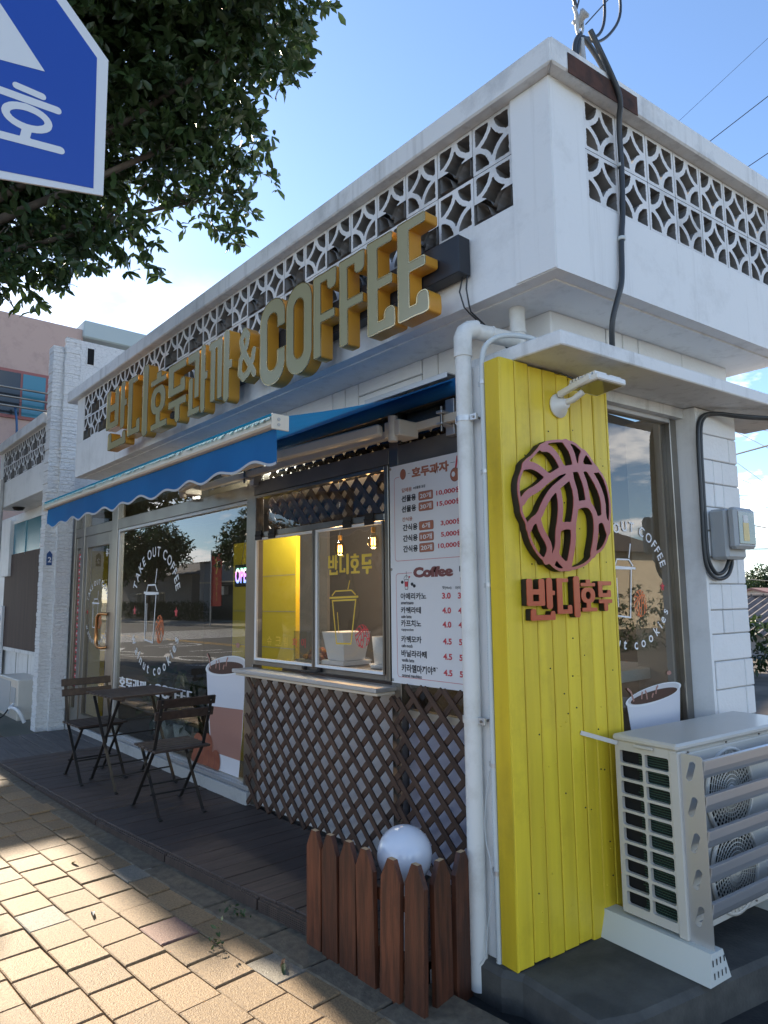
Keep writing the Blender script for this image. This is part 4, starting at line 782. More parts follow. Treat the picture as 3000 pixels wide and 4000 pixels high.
for i in range(8): o.box(-.07 + i * .018, -.06 + i * .018, -.088, -.01, .016, .030, M_fl, T); o.box(-.07 + i * .018, -.06 + i * .018, .01, .088, .016, .028, M_fl, T)
o.build('cooling_fins', FL)
o = MB(); o.tube(smooth([(.10, .0, .05), (.06, -.03, .085), (.02, -.01, .10), (-.0, .02, .11)], 2), .004, M_cable, 6); o.build('flex', FL)
# electricity meter with cables
MT = thing('electricity_meter', 'grey electricity meter box on the white block pier', 'meter', S(0, 1.57, 1.82), (0, 0, -A))
o = MB(); o.box(.003, .10, -.06, .13, -.135, .13, M_meter); o.build('case', MT, bevel=.014)
o = MB(); o.box(.101, .155, -.062, .132, -.085, .132, M_meter); o.build('hood', MT, bevel=.016)
o = MB(); o.box(.1555, .159, -.045, .115, -.06, .11, mat('meter_glass', (.06, .065, .07), .04, coat=1.0)); o.build('meter_window', MT, bevel=.002)
o = MB(); o.box(.159, .1605, -.005, .05, -.045, .05, mat('meter_label', (.70, .55, .25), .5)); o.box(.159, .1605, .0, .045, .05, .09, mat('meter_dial', (.55, .56, .56), .4)); o.build('dial', MT)
o = MB()
for du in (0, .026): o.tube(smooth(Sp([(.235, 2.02 + du, 2.60), (.262, 2.10 + du, 2.62), (.262, 2.12 + du, 2.54), (.21, 1.97 + du, 2.47), (.12, 1.75, 2.47 - du * .3), (.02, 1.56 + du, 2.49), (.015, 1.463 + du, 2.44), (.015, 1.443 + du, 2.32), (.015, 1.437 + du, 1.95), (.015, 1.43 + du, 1.70), (.018, 1.45 + du * 1.2, 1.62 + du), (.02, 1.53, 1.578 + du), (.035, 1.61 - du, 1.595 + du), (.04, 1.65 - du, 1.66 + du), (.04, 1.65 - du * .6, 1.69)]), 2), .0105, M_cable, 9)
MCb = o.build('meter_cable'); tag(MCb, 'pair of dark cables looping down the pier below the canopy to the meter', 'cable')
# ------------------------------------------------------------------ outdoor unit
AC = thing('outdoor_unit', 'beige air conditioner outdoor unit with slatted louvre guard on the concrete step', 'air conditioner', S(.075, .54, .09), (0, 0, -A))
w_, d_, z0, z1 = .285, .95, .115, .815
o = MB(); o.box(.002, w_ - .002, .03, d_, z0 + .02, z1 - .02, M_ac); CAS = o.build('casing', AC, bevel=.006)
# end grille: frame with 2 x 10 openings
gr = [rr(0, z0, w_, z1 - .016, .008)]
for c_ in range(2):
    for r_ in range(10):
        xa = .022 + c_ * .120; za = z0 + .035 + r_ * .0625; gr.append(('-', rr(xa, za, xa + .108, za + .052, .009)))
me = fill(contours(gr, 0., .003, 0., .0006), .018); me.materials.clear(); me.materials.append(M_ac); link('end_grille', me, AC, (0, .012, 0), RF, .002)
o = MB(); o.box(.01, w_ - .02, .028, .0295, z0 + .03, z1 - .04, M_dkgap)
for i in range(62): zz = z0 + .035 + i * .01; o.box(.10 if i % 9 else .09, w_ - .022, .0225, .0275, zz, zz + .0035, M_fin)
o.build('coil_fins', AC)
o = MB(); o.box(-.008, w_ + .012, -.008, d_ + .008, z1 - .016, z1 + .012, M_ac); o.build('lid', AC, bevel=.009)
o = MB(); o.box(.10, .19, -.013, -.004, z1 - .030, z1 - .017, M_ac); o.build('grip', AC, bevel=.004)
o = MB(); o.box(w_ - .03, w_ + .010, -.002, .06, z0 - .012, z1 - .018, M_ac); o.box(w_, w_ + .008, .05, d_, z0 - .005, z0 + .06, M_ac); o.box(w_, w_ + .008, .07, d_, z1 - .075, z1 - .03, M_ac); o.build('front_frame', AC, bevel=.006)
for zc in (.595, .29):
    o = MB(); T = Matrix.Translation((w_ + .004, .36, zc)) @ Matrix.Rotation(PI / 2, 4, 'Y')
    o.lathe([(.180, 0), (.180, .010), (.170, .013), (.166, .010), (.166, 0)], M_ac, 40, T)
    o.lathe([(0, .001), (.166, .001)], M_dkgap, 40, T)
    for r_ in [.034 + .0165 * i for i in range(8)]: o.lathe([(r_, .012), (r_ + .003, .012), (r_ + .003, .008), (r_, .008)], M_ac, 32, T)
    o.lathe([(0, .018), (.022, .017), (.028, .010)], M_ac, 20, T)
    for i in range(36):
        a = 2 * PI * i / 36; o.bar((.028 * math.cos(a), .028 * math.sin(a), .009), (.166 * math.cos(a + .35), .166 * math.sin(a + .35), .008), .0022, .004, M_ac, T=T)
    o.build('fan_guard', AC)
LG = MB()
sl = [rr(0, 0, .095, .70, .012)] + [('-', cap([(.036, .085 + i * .132), (.052, .135 + i * .132)], .026)) for i in range(5)]
pm = fill(contours(sl, 0., .003, 0., .0006), .002)
for y in (.012, .93):
    k = MB(); k.mesh(pm, M_alu); k.build('guard_plate', AC, (w_ + .010, y, z0 - .02), RF, .0008)
for i in range(5):
    zc = .745 - i * .128; k = MB()
    pr = [(.086, .036), (.100, .034), (.100, .030), (.097, .0), (.090, -.020), (.076, -.036), (.056, -.046), (.036, -.050), (.036, -.047), (.055, -.043), (.074, -.033), (.087, -.018), (.094, .0), (.096, .030), (.086, .033)]
    pts = [(w_ + .012 + a, zc + c) for a, c in pr]
    n_ = len(pts); k.add([(x, .014, z) for x, z in pts] + [(x, .93, z) for x, z in pts], [tuple(range(n_)), tuple(range(n_, 2 * n_))[::-1]] + [(j, n_ + j, n_ + (j + 1) % n_, (j + 1) % n_) for j in range(n_)], M_aclouv); k.build('louvre', AC)
for y in (.0, .80):
    k = MB(); k.add([(-.16, y - .055, 0), (.405, y - .055, 0), (.405, y + .085, 0), (-.16, y + .085, 0), (-.16, y - .02, .102), (.395, y - .02, .102), (.395, y + .055, .102), (-.16, y + .055, .102)], [(0, 3, 2, 1), (4, 5, 6, 7), (0, 1, 5, 4), (1, 2, 6, 5), (2, 3, 7, 6), (3, 0, 4, 7)], M_foot)
    for a in (-.02, .005, .03, .055):
        for zz in (.02, .062): k.box(.3962 + (.0075 if zz < .05 else .0035), .4005 + (.004 if zz < .05 else .0005), y + a - .004, y + a + .001, zz, zz + .022, M_dkgap)
    k.build('mounting_foot', AC, bevel=.004)
k = MB(); k.bar((-.07, -.13, .835), (.015, .0, .79), .003, .018, M_alu); k.build('tie_strap', AC)
k = MB()
for y, z in ((.07, .735), (.35, .74), (.62, .742), (.06, .12), (.5, .13)): k.tube([(w_ + .008, y, z + .055 if z > .5 else z), (w_ + .014, y, z + .055 if z > .5 else z)], .004, M_steel, 8)
k.build('screws', AC)
# concrete step
o = MB(); o.prism([(-.40, -.02), (-.055, -.035), (.02, .0), (.37, -.05), (.44, .10), (.62, 1.0), (.80, 2.6), (-.3, 2.6), (-.40, .3)], -.33, .088, M_conc); ST = o.build('concrete_step', kind='structure', bevel=.02)
o = MB(); o.prism([(-.62, -.42), (1.3, -.30), (1.4, 3.2), (.2, 3.2), (-.62, .2)], -.33, -.055, M_dirt); o.build('gutter_soil', kind='structure')
# ------------------------------------------------------------------ deck
DK = thing('deck', 'dark brown composite deck along the shop front', 'deck')
fe = [(-5.42, -.625), (-4.3, -.578), (-3.07, -.513), (-2.2, -.435), (-1.55, -.378), (-.99, -.30), (-.30, -.235)]
def fey(x):
    for (a, ya), (c, yc) in zip(fe, fe[1:]):
        if a <= x <= c: return ya + (yc - ya) * (x - a) / (c - a)
    return fe[0][1] if x < fe[0][0] else fe[-1][1]
x = -5.40; bwid = .136
while x < -.34:
    xe = min(x + bwid, -.33); k = MB(); dz = random.uniform(-.0015, .0015)
    ya, yb_ = fey(x) + random.uniform(0, .003), fey(xe) + random.uniform(0, .003)
    k.prism([(x + .002, ya), (xe - .002, yb_), (xe - .002, .375), (x + .002, .375)], .055, .08 + dz, M_deck); k.build('deck_board', DK, bevel=.003); x = xe
y = -.60
while y < .30:
    k = MB(); k.box(-6.62, -5.405, y + .003, y + .142, .05, .079 + random.uniform(-.002, .002), M_deck2); k.build('deck_board', DK, bevel=.003); y += .145
for xa, xb in ((-5.4, -4.3), (-4.29, -3.08), (-3.07, -2.17), (-2.16, -1.30), (-1.29, -.34)):
    k = MB(); n_ = 9
    for i in range(n_): z_ = gz(xa) * .9 - .022 + i * (.085 - gz(xa) * .9 + .0) / n_; k.bar((xa + .003, fey(xa) - .012, z_ + .004), (xb - .003, fey(xb) - .012, z_ + .004), .013, .0075, M_deck)
    k.bar((xa + .002, fey(xa) - .002, .024), (xb - .002, fey(xb) - .002, .024), .014, .09, M_deck); k.build('edge_board', DK)
# ------------------------------------------------------------------ picket fence
PF = thing('picket_fence', 'short reddish brown picket fence round the deck corner', 'fence')
def picket_mesh(w, h):
    pts = [(-w / 2, 0), (w / 2, 0), (w / 2, h - .075), (w * .16, h), (-w * .16, h), (-w / 2, h - .075)]
    k = MB(); k.prism(pts, -.011, .011, M_picket); k.box(-w * .15, w * .15, h + .0002, h + .0012, -.0105, .0105, M_cutend); me = k.data('picket'); return me
for i, (px, py, zb_, zt_, w_) in enumerate(((-.828, -.346, -.02, .492, .104), (-.705, -.35, -.03, .497, .106), (-.582, -.352, -.035, .503, .106), (-.458, -.353, -.045, .505, .108), (-.326, -.352, -.05, .503, .112), (-.196, -.345, -.055, .512, .104))):
    link('picket', picket_mesh(w_, zt_ - zb_), PF, (px, py, zb_), (PI / 2 + R(random.uniform(-1, 1)), R(random.uniform(-1.2, 1.2)), 0), .003)
for i, (py, zb_, zt_) in enumerate(((-.225, -.055, .508), (-.085, -.055, .495), (.04, -.05, .497))):
    link('picket', picket_mesh(.108, zt_ - zb_), PF, (-.175 - .03 * i, py, zb_), (PI / 2, R(random.uniform(-1, 1)), PI / 2 + R(9)), .003)
k = MB(); k.box(-.87, -.17, -.337, -.318, .10, .15, M_picket); k.box(-.87, -.17, -.337, -.318, .32, .37, M_picket); k.build('rail', PF, bevel=.003)
k = MB(); k.box(-.325, -.285, -.17, -.13, -.12, .05, M_board); k.build('stump_post', PF, (0.02, -.0, 0), bevel=.004, label='chipped white post foot')
GB = thing('globe_lamp', 'white opal globe lamp behind the picket fence', 'lamp', (-.44, -.17, .445))
k = MB(); k.lathe([(.115 * math.sin(PI * i / 28), -.115 * math.cos(PI * i / 28)) for i in range(29)], M_globe, 40); k.build('globe', GB)
k = MB(); k.lathe([(.06, -.125), (.055, -.103), (.03, -.098)], M_board, 20); k.tube([(0, 0, -.40), (0, 0, -.115)], .022, M_board, 12); k.build('stem', GB)
k = MB(); k.lathe([(0, .117), (.008, .1165), (.009, .114)], M_meter, 10); k.build('top_pin', GB)
# ------------------------------------------------------------------ bistro set
def bistro_chair():
    t = thing('bistro_chair', '', 'chair', group='folding chairs at the bistro table')      # faces -X, origin on the deck under its middle
    for i in range(6):
        x = -.185 + i * .068; k = MB(); k.box(x, x + .052, -.195, .195, .425, .440, M_bistro); k.build('seat_slat', t, bevel=.003)
    for z, xo in ((.745, .245), (.665, .215)):
        T = Matrix.Translation((xo, 0, z)) @ Matrix.Rotation(R(14), 4, 'Y'); k = MB(); k.box(-.008, .008, -.205, .205, -.029, .029, M_bistro, T); k.build('back_slat', t, bevel=.003)
        k = MB()
        for y in (-.17, .17): k.lathe([(0, .003), (.005, .002), (.006, 0)], M_steel, 8, T @ Matrix.Translation((.0085, y, 0)) @ Matrix.Rotation(PI / 2, 4, 'Y'))
        k.build('rivet', t)
    for y in (-.172, .172):
        k = MB(); k.bar((.262, y, .775), (.135, y, .43), .008, .022, M_iron, (0, 1, 0)); k.bar((.135, y, .43), (-.225, y, .012), .008, .022, M_iron, (0, 1, 0)); k.bar((-.225, y, .012), (-.262, y, .006), .022, .010, M_iron); k.build('front_leg', t)
        y2 = y * .88
        k = MB(); k.bar((-.155, y2, .42), (.20, y2, .012), .008, .020, M_iron, (0, 1, 0)); k.bar((.20, y2, .012), (.235, y2, .006), .022, .010, M_iron); k.build('rear_leg', t)
    for p in ((.13, .425), (-.10, .16), (.09, .14), (-.15, .415)):
        k = MB(); k.tube([(p[0], -.175, p[1]), (p[0], .175, p[1])], .006, M_iron, 8); k.build('stretcher', t)
    return t
c1 = bistro_chair(); c1.location = (-2.93, -.085, .08); c1.rotation_euler.z = R(-2); c1['label'] = 'dark slatted folding chair on the right of the bistro table, near the lattice'
c2 = dup(c1, None, (-4.235, -.17, .08), (0, 0, R(181)), 'dark slatted folding chair behind the bistro table, in front of the shop door')
TB = thing('bistro_table', 'small square dark slatted folding table on the deck', 'table', (-3.85, 0, .08), (0, 0, R(2)))
for i in range(8):
    x = -.275 + i * .070; k = MB(); k.box(x, x + .056, -.285, .285, .688, .703, M_bistro); k.build('table_slat', TB, bevel=.003)
for y in (-.20, .20): k = MB(); k.box(-.27, .275, y - .012, y + .012, .664, .687, M_bistro); k.build('cross_rail', TB, bevel=.002)
for x, s in ((-.215, 1), (.215, -1)):
    pass
for y in (-.235, .235):
    k = MB(); k.bar((-.22, y, .665), (.27, y, .012), .008, .022, M_iron, (0, 1, 0)); k.bar((.27, y, .012), (.30, y, .006), .022, .01, M_iron); k.build('leg', TB)
    y2 = y * .9; k = MB(); k.bar((.22, y2, .665), (-.27, y2, .012), .008, .022, M_iron, (0, 1, 0)); k.bar((-.27, y2, .012), (-.30, y2, .006), .022, .01, M_iron); k.build('leg', TB)
    k = MB(); k.bar((.05, y2 * .95, .66), (-.03, y2 * .95, .32), .006, .014, M_iron, (0, 1, 0)); k.build('brace', TB)
for x, z in ((-.20, .11), (.20, .11), (0, .375)): k = MB(); k.tube([(x, -.23, z), (x, .23, z)], .006, M_iron, 8); k.build('stretcher', TB)
# ------------------------------------------------------------------ brick tower and left wing
mb = mat('tower_stone', (.80, .80, .79), .7, bump=.5, bscale=60)
n, l = mb.node_tree.nodes, mb.node_tree.links; bs = n['Principled BSDF']
t = n.new('ShaderNodeTexCoord'); mp = n.new('ShaderNodeMapping'); mp.inputs['Scale'].default_value = (1, 1, 1.7); l.new(t.outputs['Object'], mp.inputs[0])
ns = n.new('ShaderNodeTexNoise'); ns.inputs['Scale'].default_value = 9; l.new(mp.outputs[0], ns.inputs[0]); av = n.new('ShaderNodeVectorMath'); av.operation = 'MULTIPLY_ADD'; l.new(ns.outputs['Color'], av.inputs[0]); av.inputs[1].default_value = (.03, .03, .03); l.new(mp.outputs[0], av.inputs[2])
vo = n.new('ShaderNodeTexVoronoi'); vo.feature = 'DISTANCE_TO_EDGE'; vo.distance = 'CHEBYCHEV' if hasattr(vo, 'distance') and False else vo.distance; vo.inputs['Scale'].default_value = 11; l.new(av.outputs[0], vo.inputs['Vector']); vo.inputs['Scale'].default_value = 20
m2 = n.new('ShaderNodeMapRange'); m2.inputs[1].default_value = .0; m2.inputs[2].default_value = .06; l.new(vo.outputs['Distance'], m2.inputs[0])
bp = n.new('ShaderNodeBump'); bp.inputs['Strength'].default_value = 1; bp.inputs['Distance'].default_value = .004; l.new(m2.outputs[0], bp.inputs['Height']); l.new(bp.outputs[0], bs.inputs['Normal'])
xx = n.new('ShaderNodeMix'); xx.data_type = 'RGBA'; xx.inputs[6].default_value = (.55, .55, .55, 1); xx.inputs[7].default_value = (.79, .79, .78, 1); m3 = n.new('ShaderNodeMapRange'); m3.inputs[2].default_value = .03; l.new(vo.outputs['Distance'], m3.inputs[0]); l.new(m3.outputs[0], xx.inputs[0]); l.new(xx.outputs[2], bs.inputs['Base Color'])
TW = thing('stone_tower', 'white rough stone stair tower with stepped fins left of the shop', 'tower', (-6.8, .3, 0))
def rough_col(name, x0, x1, y0, y1, z0, z1):
    k = MB(); zz = z0
    ys = [y0]
    while zz < z1:                                   # ragged stone courses, each proud or shy by millimetres
        h = min(random.uniform(.035, .06), z1 - zz + .001); j = lambda: random.uniform(-.0045, .0045); k.box(x0 + j() - .003, x1 + j(), y0 + j() - .004, y1, zz + .0015, zz + h - .0015, mb); zz += h
    k.box(x0 + .008, x1 - .008, y0 + .008, y1 - .001, z0, z1 - .004, M_block)
    return k.build(name, TW, (6.8, -.3, 0), bevel=.003)
rough_col('fin', -7.08, -6.905, .07, .36, .04, 4.60); rough_col('fin', -6.9045, -6.86, .195, .365, .04, 4.72)
k = MB(); k.box(-8.0, -6.864, .366, 2.3, 3.2, 4.715, mb); k.box(-8.0, -7.0, .361, .3655, .04, 4.55, mb); k.box(-8.0, -6.99, .3665, 2.3, .04, 3.199, mb); k.build('tower_wall', TW, (6.8, -.3, 0), bevel=.004)
k = MB(); k.box(-6.866, -6.860, .445, .525, 4.43, 4.635, M_dkgap); k.box(-6.865, -6.856, .435, .445, 4.42, 4.645, mb); k.box(-6.865, -6.856, .525, .535, 4.42, 4.645, mb); k.build('slit_window', TW, (6.8, -.3, 0))
k = MB(); k.prism([(-.03, .0), (.03, 0), (.03, .13), (0, .17), (-.03, .13)], -.004, .004, mat('plate_blue', (.02, .07, .22), .4)); F = Flat(); F.put('2', '2', -.016, .035, .06, M_vinyl, 1, bold=.01)
PL = k.build('number_plate', None, (-6.9005, .128, 1.93), (PI / 2, 0, PI / 2)); tag(PL, 'small blue house number plate on the stone tower', 'sign'); F.build('digits', PL, (0, 0, .0045))
LW = thing('left_wing', 'white neighbouring wing with its own pierced parapet beyond the stone tower', 'building', (-8.5, .5, 0)); lo_ = (8.5, -.5, 0)
k = MB(); k.box(-9.5, -7.1, .09, 2.5, 2.85, 3.215, M_white); k.build('roof_slab', LW, lo_, bevel=.006)
k = MB(); k.box(-9.6, -7.1, .03, .30, 3.665, 3.80, M_cap); k.build('parapet_cap', LW, lo_, bevel=.008)
k = MB(); k.box(-9.5, -9.3, .087, .25, 3.21, 3.668, M_white); k.box(-9.3, -7.1, .40, .45, 3.2, 3.66, M_conct); k.build('parapet_pillar', LW, lo_, bevel=.004)
for i in range(10):
    for j in range(2):
        q = link('breeze_block', BZ[(i + j) % 2], LW, (8.5 - 9.297 + i * .2195, .175 - .5, 3.217 + j * .224), RF, scale=(.95, .915, 1))
k = MB(); k.box(-12.5, -7.0, .45, .7, 0, 2.85, M_white); k.box(-10.4, -9.93, .36, .45, 1.9, 2.76, M_white); k.build('wall', LW, lo_, bevel=.005)
k = MB(); k.box(-9.9, -8.0, .41, .449, 2.2, 2.70, mat('teal_film', (.05, .20, .27), .25)); k.box(-9.92, -8.0, .40, .45, 2.69, 2.73, M_white); k.box(-9.2, -9.16, .40, .411, 2.2, 2.69, mat('teal_frame', (.12, .34, .42), .4)); k.build('window', LW, lo_)
k = MB(); k.box(-10.3, -8.0, .40, .449, .83, 2.23, mat('brown_sheet', (.075, .045, .036), .7, col2=(.05, .03, .024), scale=4, grain=(9, 1, .3))); k.build('shutter_sheet', LW, lo_, bevel=.004)
k = MB(); k.box(-10.1, -8.0, .39, .45, .79, .84, M_cap); k.box(-9.55, -9.53, .444, .449, .05, .79, M_joint); k.box(-8.9, -8.88, .444, .449, .05, .79, M_joint); k.build('ledge', LW, lo_)
k = MB(); k.tube([(-9.15, .06, .1), (-9.15, .06, 3.25)], .022, M_conct, 10); k.build('thin_pipe', LW, lo_)
k = MB(); k.lathe([(.0, -.05), (.06, -.04), (.085, 0)], M_dark, 16, Matrix.Translation((-9.0, .25, 2.85))); k.build('dome_camera', LW, lo_)
SB = thing('shop_signboard', 'white neighbour signboard with cut off letters at the far left', 'sign', (-10.4, .38, .9))
k = MB(); k.box(-.6, .24, -.02, .02, -.55, .55, M_board); k.build('board', SB, bevel=.004)
F = Flat(); F.put('E', 'E', -.10, .28, .14, mat('print_green', (.10, .35, .10), .6), 1, bold=.02); F.put('D', 'D', .04, .28, .14, mat('print_blue', (.05, .16, .45), .6), 1, bold=.02); F.put('영', '영', -.10, -.18, .26, M_ink, 1, bold=.05); F.rect(-.3, -.5, .18, -.28, M_ink, 1); F.put('74', '74', .02, -.44, .10, M_board, 2, bold=.02); F.build('print', SB, (0, -.021, 0), RF)
A2 = thing('neighbour_outdoor_unit', 'old beige outdoor unit standing by the wall at the far left', 'air conditioner', (-8.0, .17, .07))
k = MB(); k.box(-.5, .46, -.15, .15, .02, .50, M_ac); k.build('casing', A2, bevel=.01)
k = MB(); k.box(.15, .36, -.158, -.15, .22, .40, M_meter); k.box(-.45, .1, -.156, -.15, .06, .46, M_meter); k.build('side_cover', A2, bevel=.004)
k = MB(); k.tube(smooth([(.30, -.15, .20), (.38, -.22, .16), (.5, -.2, .19), (.62, -.16, .15), (.62, -.1, .02)], 2), .022, M_board, 8); k.tube(smooth([(.2, -.155, .18), (.22, -.25, .05), (.1, -.3, .02)], 2), .01, M_black, 6); k.build('insulated_hose', A2)
# ------------------------------------------------------------------ houses behind on the left
PB = thing('pink_building', 'pink rendered block with a railed window behind the tower', 'building', (-16, 2, 0)); po = (16, -2, 0)
PX = -13.0
k = MB(); k.box(-22, PX, .40, 2.22, 0, 7.24, M_pink); k.build('wall', PB, po, bevel=.02)
k = MB(); k.box(PX, PX + .04, -.3, 1.60, 5.10, 6.08, mat('frame_red', (.30, .10, .09), .6)); k.build('window', PB, po)
k = MB(); k.box(PX + .04, PX + .045, -.25, 1.06, 5.16, 6.02, mat('pane_dark', (.03, .035, .04), .1)); k.box(PX + .043, PX + .05, 1.10, 1.52, 5.16, 6.02, mat('pane_teal', (.05, .20, .27), .1)); k.build('pane', PB, po)
k = MB()
for z in (5.27, 5.45, 5.63): k.tube([(PX + .30, -.4, z), (PX + .30, 1.60, z)], .022, M_steel, 8)
for y in (-.3, 1.58): k.tube([(PX, y, 5.45), (PX + .30, y, 5.45)], .02, M_steel, 8); k.tube([(PX + .3, y, 5.2), (PX + .30, y, 5.7)], .02, M_steel, 8)
k.build('railing', PB, po)
k = MB(); k.tube(smooth([(PX + .2, .95, 5.3), (PX + .3, .98, 4.95), (PX + .25, 1.0, 4.6), (PX + .1, 1.0, 4.4)], 2), .022, mat('blue_hose', (.03, .10, .22), .5), 8); k.build('blue_hose', PB, po)
WB = thing('white_building', 'pale building with overhanging roof slab behind the parapet', 'building', (-17, 5, 0)); wo = (17, -5, 0)
k = MB(); k.box(-24, -13.6, 2.45, 9, 0, 7.04, M_white); k.build('wall', WB, wo); k = MB(); k.box(-24, -12.9, 2.20, 9.4, 7.05, 7.43, mat('roof_teal', (.42, .48, .48), .6)); k.build('roof', WB, wo, bevel=.03)
# ------------------------------------------------------------------ street sign
SS = thing('street_sign', 'blue house shaped traffic sign with white triangle hanging in from the left', 'traffic sign', (.5, -1.97, 2.4))
sgx = .5
o2 = Matrix(((0, 0, 1, 0), (1, 0, 0, 0), (0, 1, 0, 0), (0, 0, 0, 1)))           # local x -> +Y, y -> Z, normal -> +X
def yz(pts): return [(y + 1.97, z - 2.4) for y, z in pts]
cy_ = -2.10
pent = [(-2.415, 2.150), (-1.788, 2.283), (-1.789, 2.571), (-2.10, 2.88), (-2.415, 2.45)]
pin = [(-2.39, 2.180), (-1.807, 2.290), (-1.811, 2.564), (-2.10, 2.85), (-2.39, 2.44)]
k = MB(); k.prism(yz(pent), -.004, .0, M_sign_w, o2); k.build('plate', SS)
F = Flat(); F.poly(yz(pin), M_sign_b, 1)
F.poly(yz([(-1.903, 2.485), (-2.25, 2.41), (-2.10, 2.715)]), M_sign_w, 2)
tl = lambda y, z: (y + 1.97, z - 2.4)
def slant(y0, y1, z, sl=.13): return [tl(y0, z - 0), tl(y1, z + (y1 - y0) * -sl)]
F.shape(contours([rr(0, 0, 0.0001, 0.0001, 0)] * 0 + [cap([tl(-1.949, 2.433), tl(-1.905, 2.433)], .013), cap([tl(-2.02, 2.408), tl(-1.878, 2.418)], .0145), cap([tl(y, z + (y + 1.928) * .07) for y, z in ellipse(-1.928, 2.3795, .036, .0195, 28, 0, 6.2831)], .0135), cap([tl(-1.928, 2.355), tl(-1.931, 2.335)], .016), cap([tl(-2.02, 2.320), tl(-1.869, 2.341)], .0145)], 0., .0016, .0, .0003), M_sign_w, 2)
k = MB(); k.v = [tuple(o2 @ Vector(p)) for p in F.v]; k.f = F.f; k.mi = F.mi; k.ms = F.ms; k.sm = F.sm; k.build('face', SS)
k = MB(); k.tube([(-.03, -.13, -2.4), (-.03, -.13, .62)], .030, M_alu, 14); k.build('pole', SS); k = MB()
for z in (-.05, .30): k.box(-.03, -.004, -.25, .05, z - .012, z + .012, M_alu)
k.build('clamp_bar', SS)
# ------------------------------------------------------------------ trees
def leaf_mesh(L=.088, w=.034, fold=.25):
    vs = [(0, 0, 0), (L * .3, w * .42, .35 * w * fold), (L * .65, w * .5, .4 * w * fold), (L, 0, -.10 * L), (L * .65, -w * .5, .4 * w * fold), (L * .3, -w * .42, .35 * w * fold), (L * .33, 0, 0), (L * .66, 0, -.02 * L)]
    return vs, [(0, 6, 1), (1, 6, 7, 2), (2, 7, 3), (3, 7, 4), (4, 7, 6, 5), (5, 6, 0)]
LV, LF = leaf_mesh(); LVa = np.array(LV)
def sprigs(blobs, count, seed, fill_in=.35, leaves=8):
    rg = np.random.default_rng(seed); wts = np.array([b[3] ** 2.4 for b in blobs]); wts /= wts.sum(); out = []
    for bi in rg.choice(len(blobs), count, p=wts):
        x, y, z, r_ = blobs[bi]; d = rg.normal(size=3); d /= np.linalg.norm(d); q = r_ * (rg.random() ** fill_in); c = np.array((x, y, z)) + d * q
        n_ = rg.integers(leaves - 2, leaves + 2); ax = d * .6 + rg.normal(size=3) * .5 + np.array((0, 0, -.15)); ax /= np.linalg.norm(ax)
        for _ in range(n_):
            v = ax * rg.uniform(.1, .9) + rg.normal(size=3) * .75; v[2] -= .25; v /= np.linalg.norm(v); up = rg.normal(size=3) + np.array((0, 0, 1.4)); sd2 = np.cross(up, v); sd2 /= np.linalg.norm(sd2) + 1e-9; nn = np.cross(v, sd2)
            out.append((c + ax * rg.uniform(-.06, .06), np.array((v, sd2, nn)).T * rg.uniform(.55, 1.3)))
    return out
def leaves_mesh(name, L, scale=1.):
    n_ = len(L); nv = len(LV); V = np.empty((n_, nv, 3))
    for i, (c, M3) in enumerate(L): V[i] = (LVa * scale) @ M3.T + c
    me = bpy.data.meshes.new(name); nf = len(LF); base = np.arange(n_) * nv
    tri = [f for f in LF]; loops = np.concatenate([np.array(f) for f in tri]); tot = np.array([len(f) for f in tri])
    me.vertices.add(n_ * nv); me.vertices.foreach_set('co', V.reshape(-1)); allv = (base[:, None] + loops[None]).reshape(-1)
    me.loops.add(len(allv)); me.loops.foreach_set('vertex_index', allv.astype(np.int32)); me.polygons.add(n_ * nf)
    tt = np.tile(tot, n_); st = np.concatenate([[0], np.cumsum(tt)[:-1]]); me.polygons.foreach_set('loop_start', st.astype(np.int32)); me.polygons.foreach_set('loop_total', tt.astype(np.int32)); me.update(); me.validate(); me.materials.append(M_leaf); return me
def ray_at(zx, zy, d):       # a point of the crown, from its bearing and distance
    px, py = zx * .7836 / 3000, zy * .7836 / 4000; v = cf + cr * ((px - .5) / .9) + cu * ((.5 - py) / .675); return CP + v.normalized() * d
blobs = []
for zx, zy, rz, dd in ((1290, 120, 250, 5.6), (1000, 480, 330, 5.6), (620, 420, 430, 5.9), (1190, 690, 165, 5.4), (1165, 1060, 135, 5.3), (1010, 930, 215, 5.4), (620, 1180, 165, 5.3), (330, 1270, 200, 5.3), (110, 1330, 190, 5.2), (470, 1000, 230, 5.6), (200, 950, 360, 5.7), (0, 600, 480, 5.9), (320, 130, 480, 6.0), (900, 60, 380, 5.8), (-350, 300, 600, 6.2), (-450, 900, 520, 5.9), (-200, 1250, 240, 5.4), (760, 760, 260, 5.6), (1430, 330, 130, 5.3), (600, -400, 600, 6.2), (1130, -300, 480, 6.0), (-300, -400, 700, 6.5), (780, 1340, 60, 5.2), (1120, 1230, 75, 5.2), (1310, 880, 70, 5.3)):
    p = ray_at(zx, zy, dd); blobs.append((p.x, p.y, p.z, rz * .7836 / 2700 * dd * .93))
TN = thing('street_tree', 'leafy evergreen street tree overhanging the pavement at the upper left', 'tree', (-3.5, -2.35, 0))
tn = Vector((3.5, 2.35, 0)); base = Vector((-3.5, -2.35, 0))
SP = sprigs(blobs, 7600, 3, .36)
vis = []
for i, (c, M3) in enumerate(SP):
    P = proj(c)
    if P[2] > 0 and 0 <= P[0] <= 1 and 0 <= P[1] <= 1: vis.append((P[1] * 1.33 + P[0] * .9 + rng.random() * .25, i))
vis.sort(reverse=True); single = set(i for _, i in vis[:280])
lm = leaves_mesh('crown', [(c - np.array(base), M3) for i, (c, M3) in enumerate(SP) if i not in single]); crown = link('crown', lm, TN, kind='stuff')
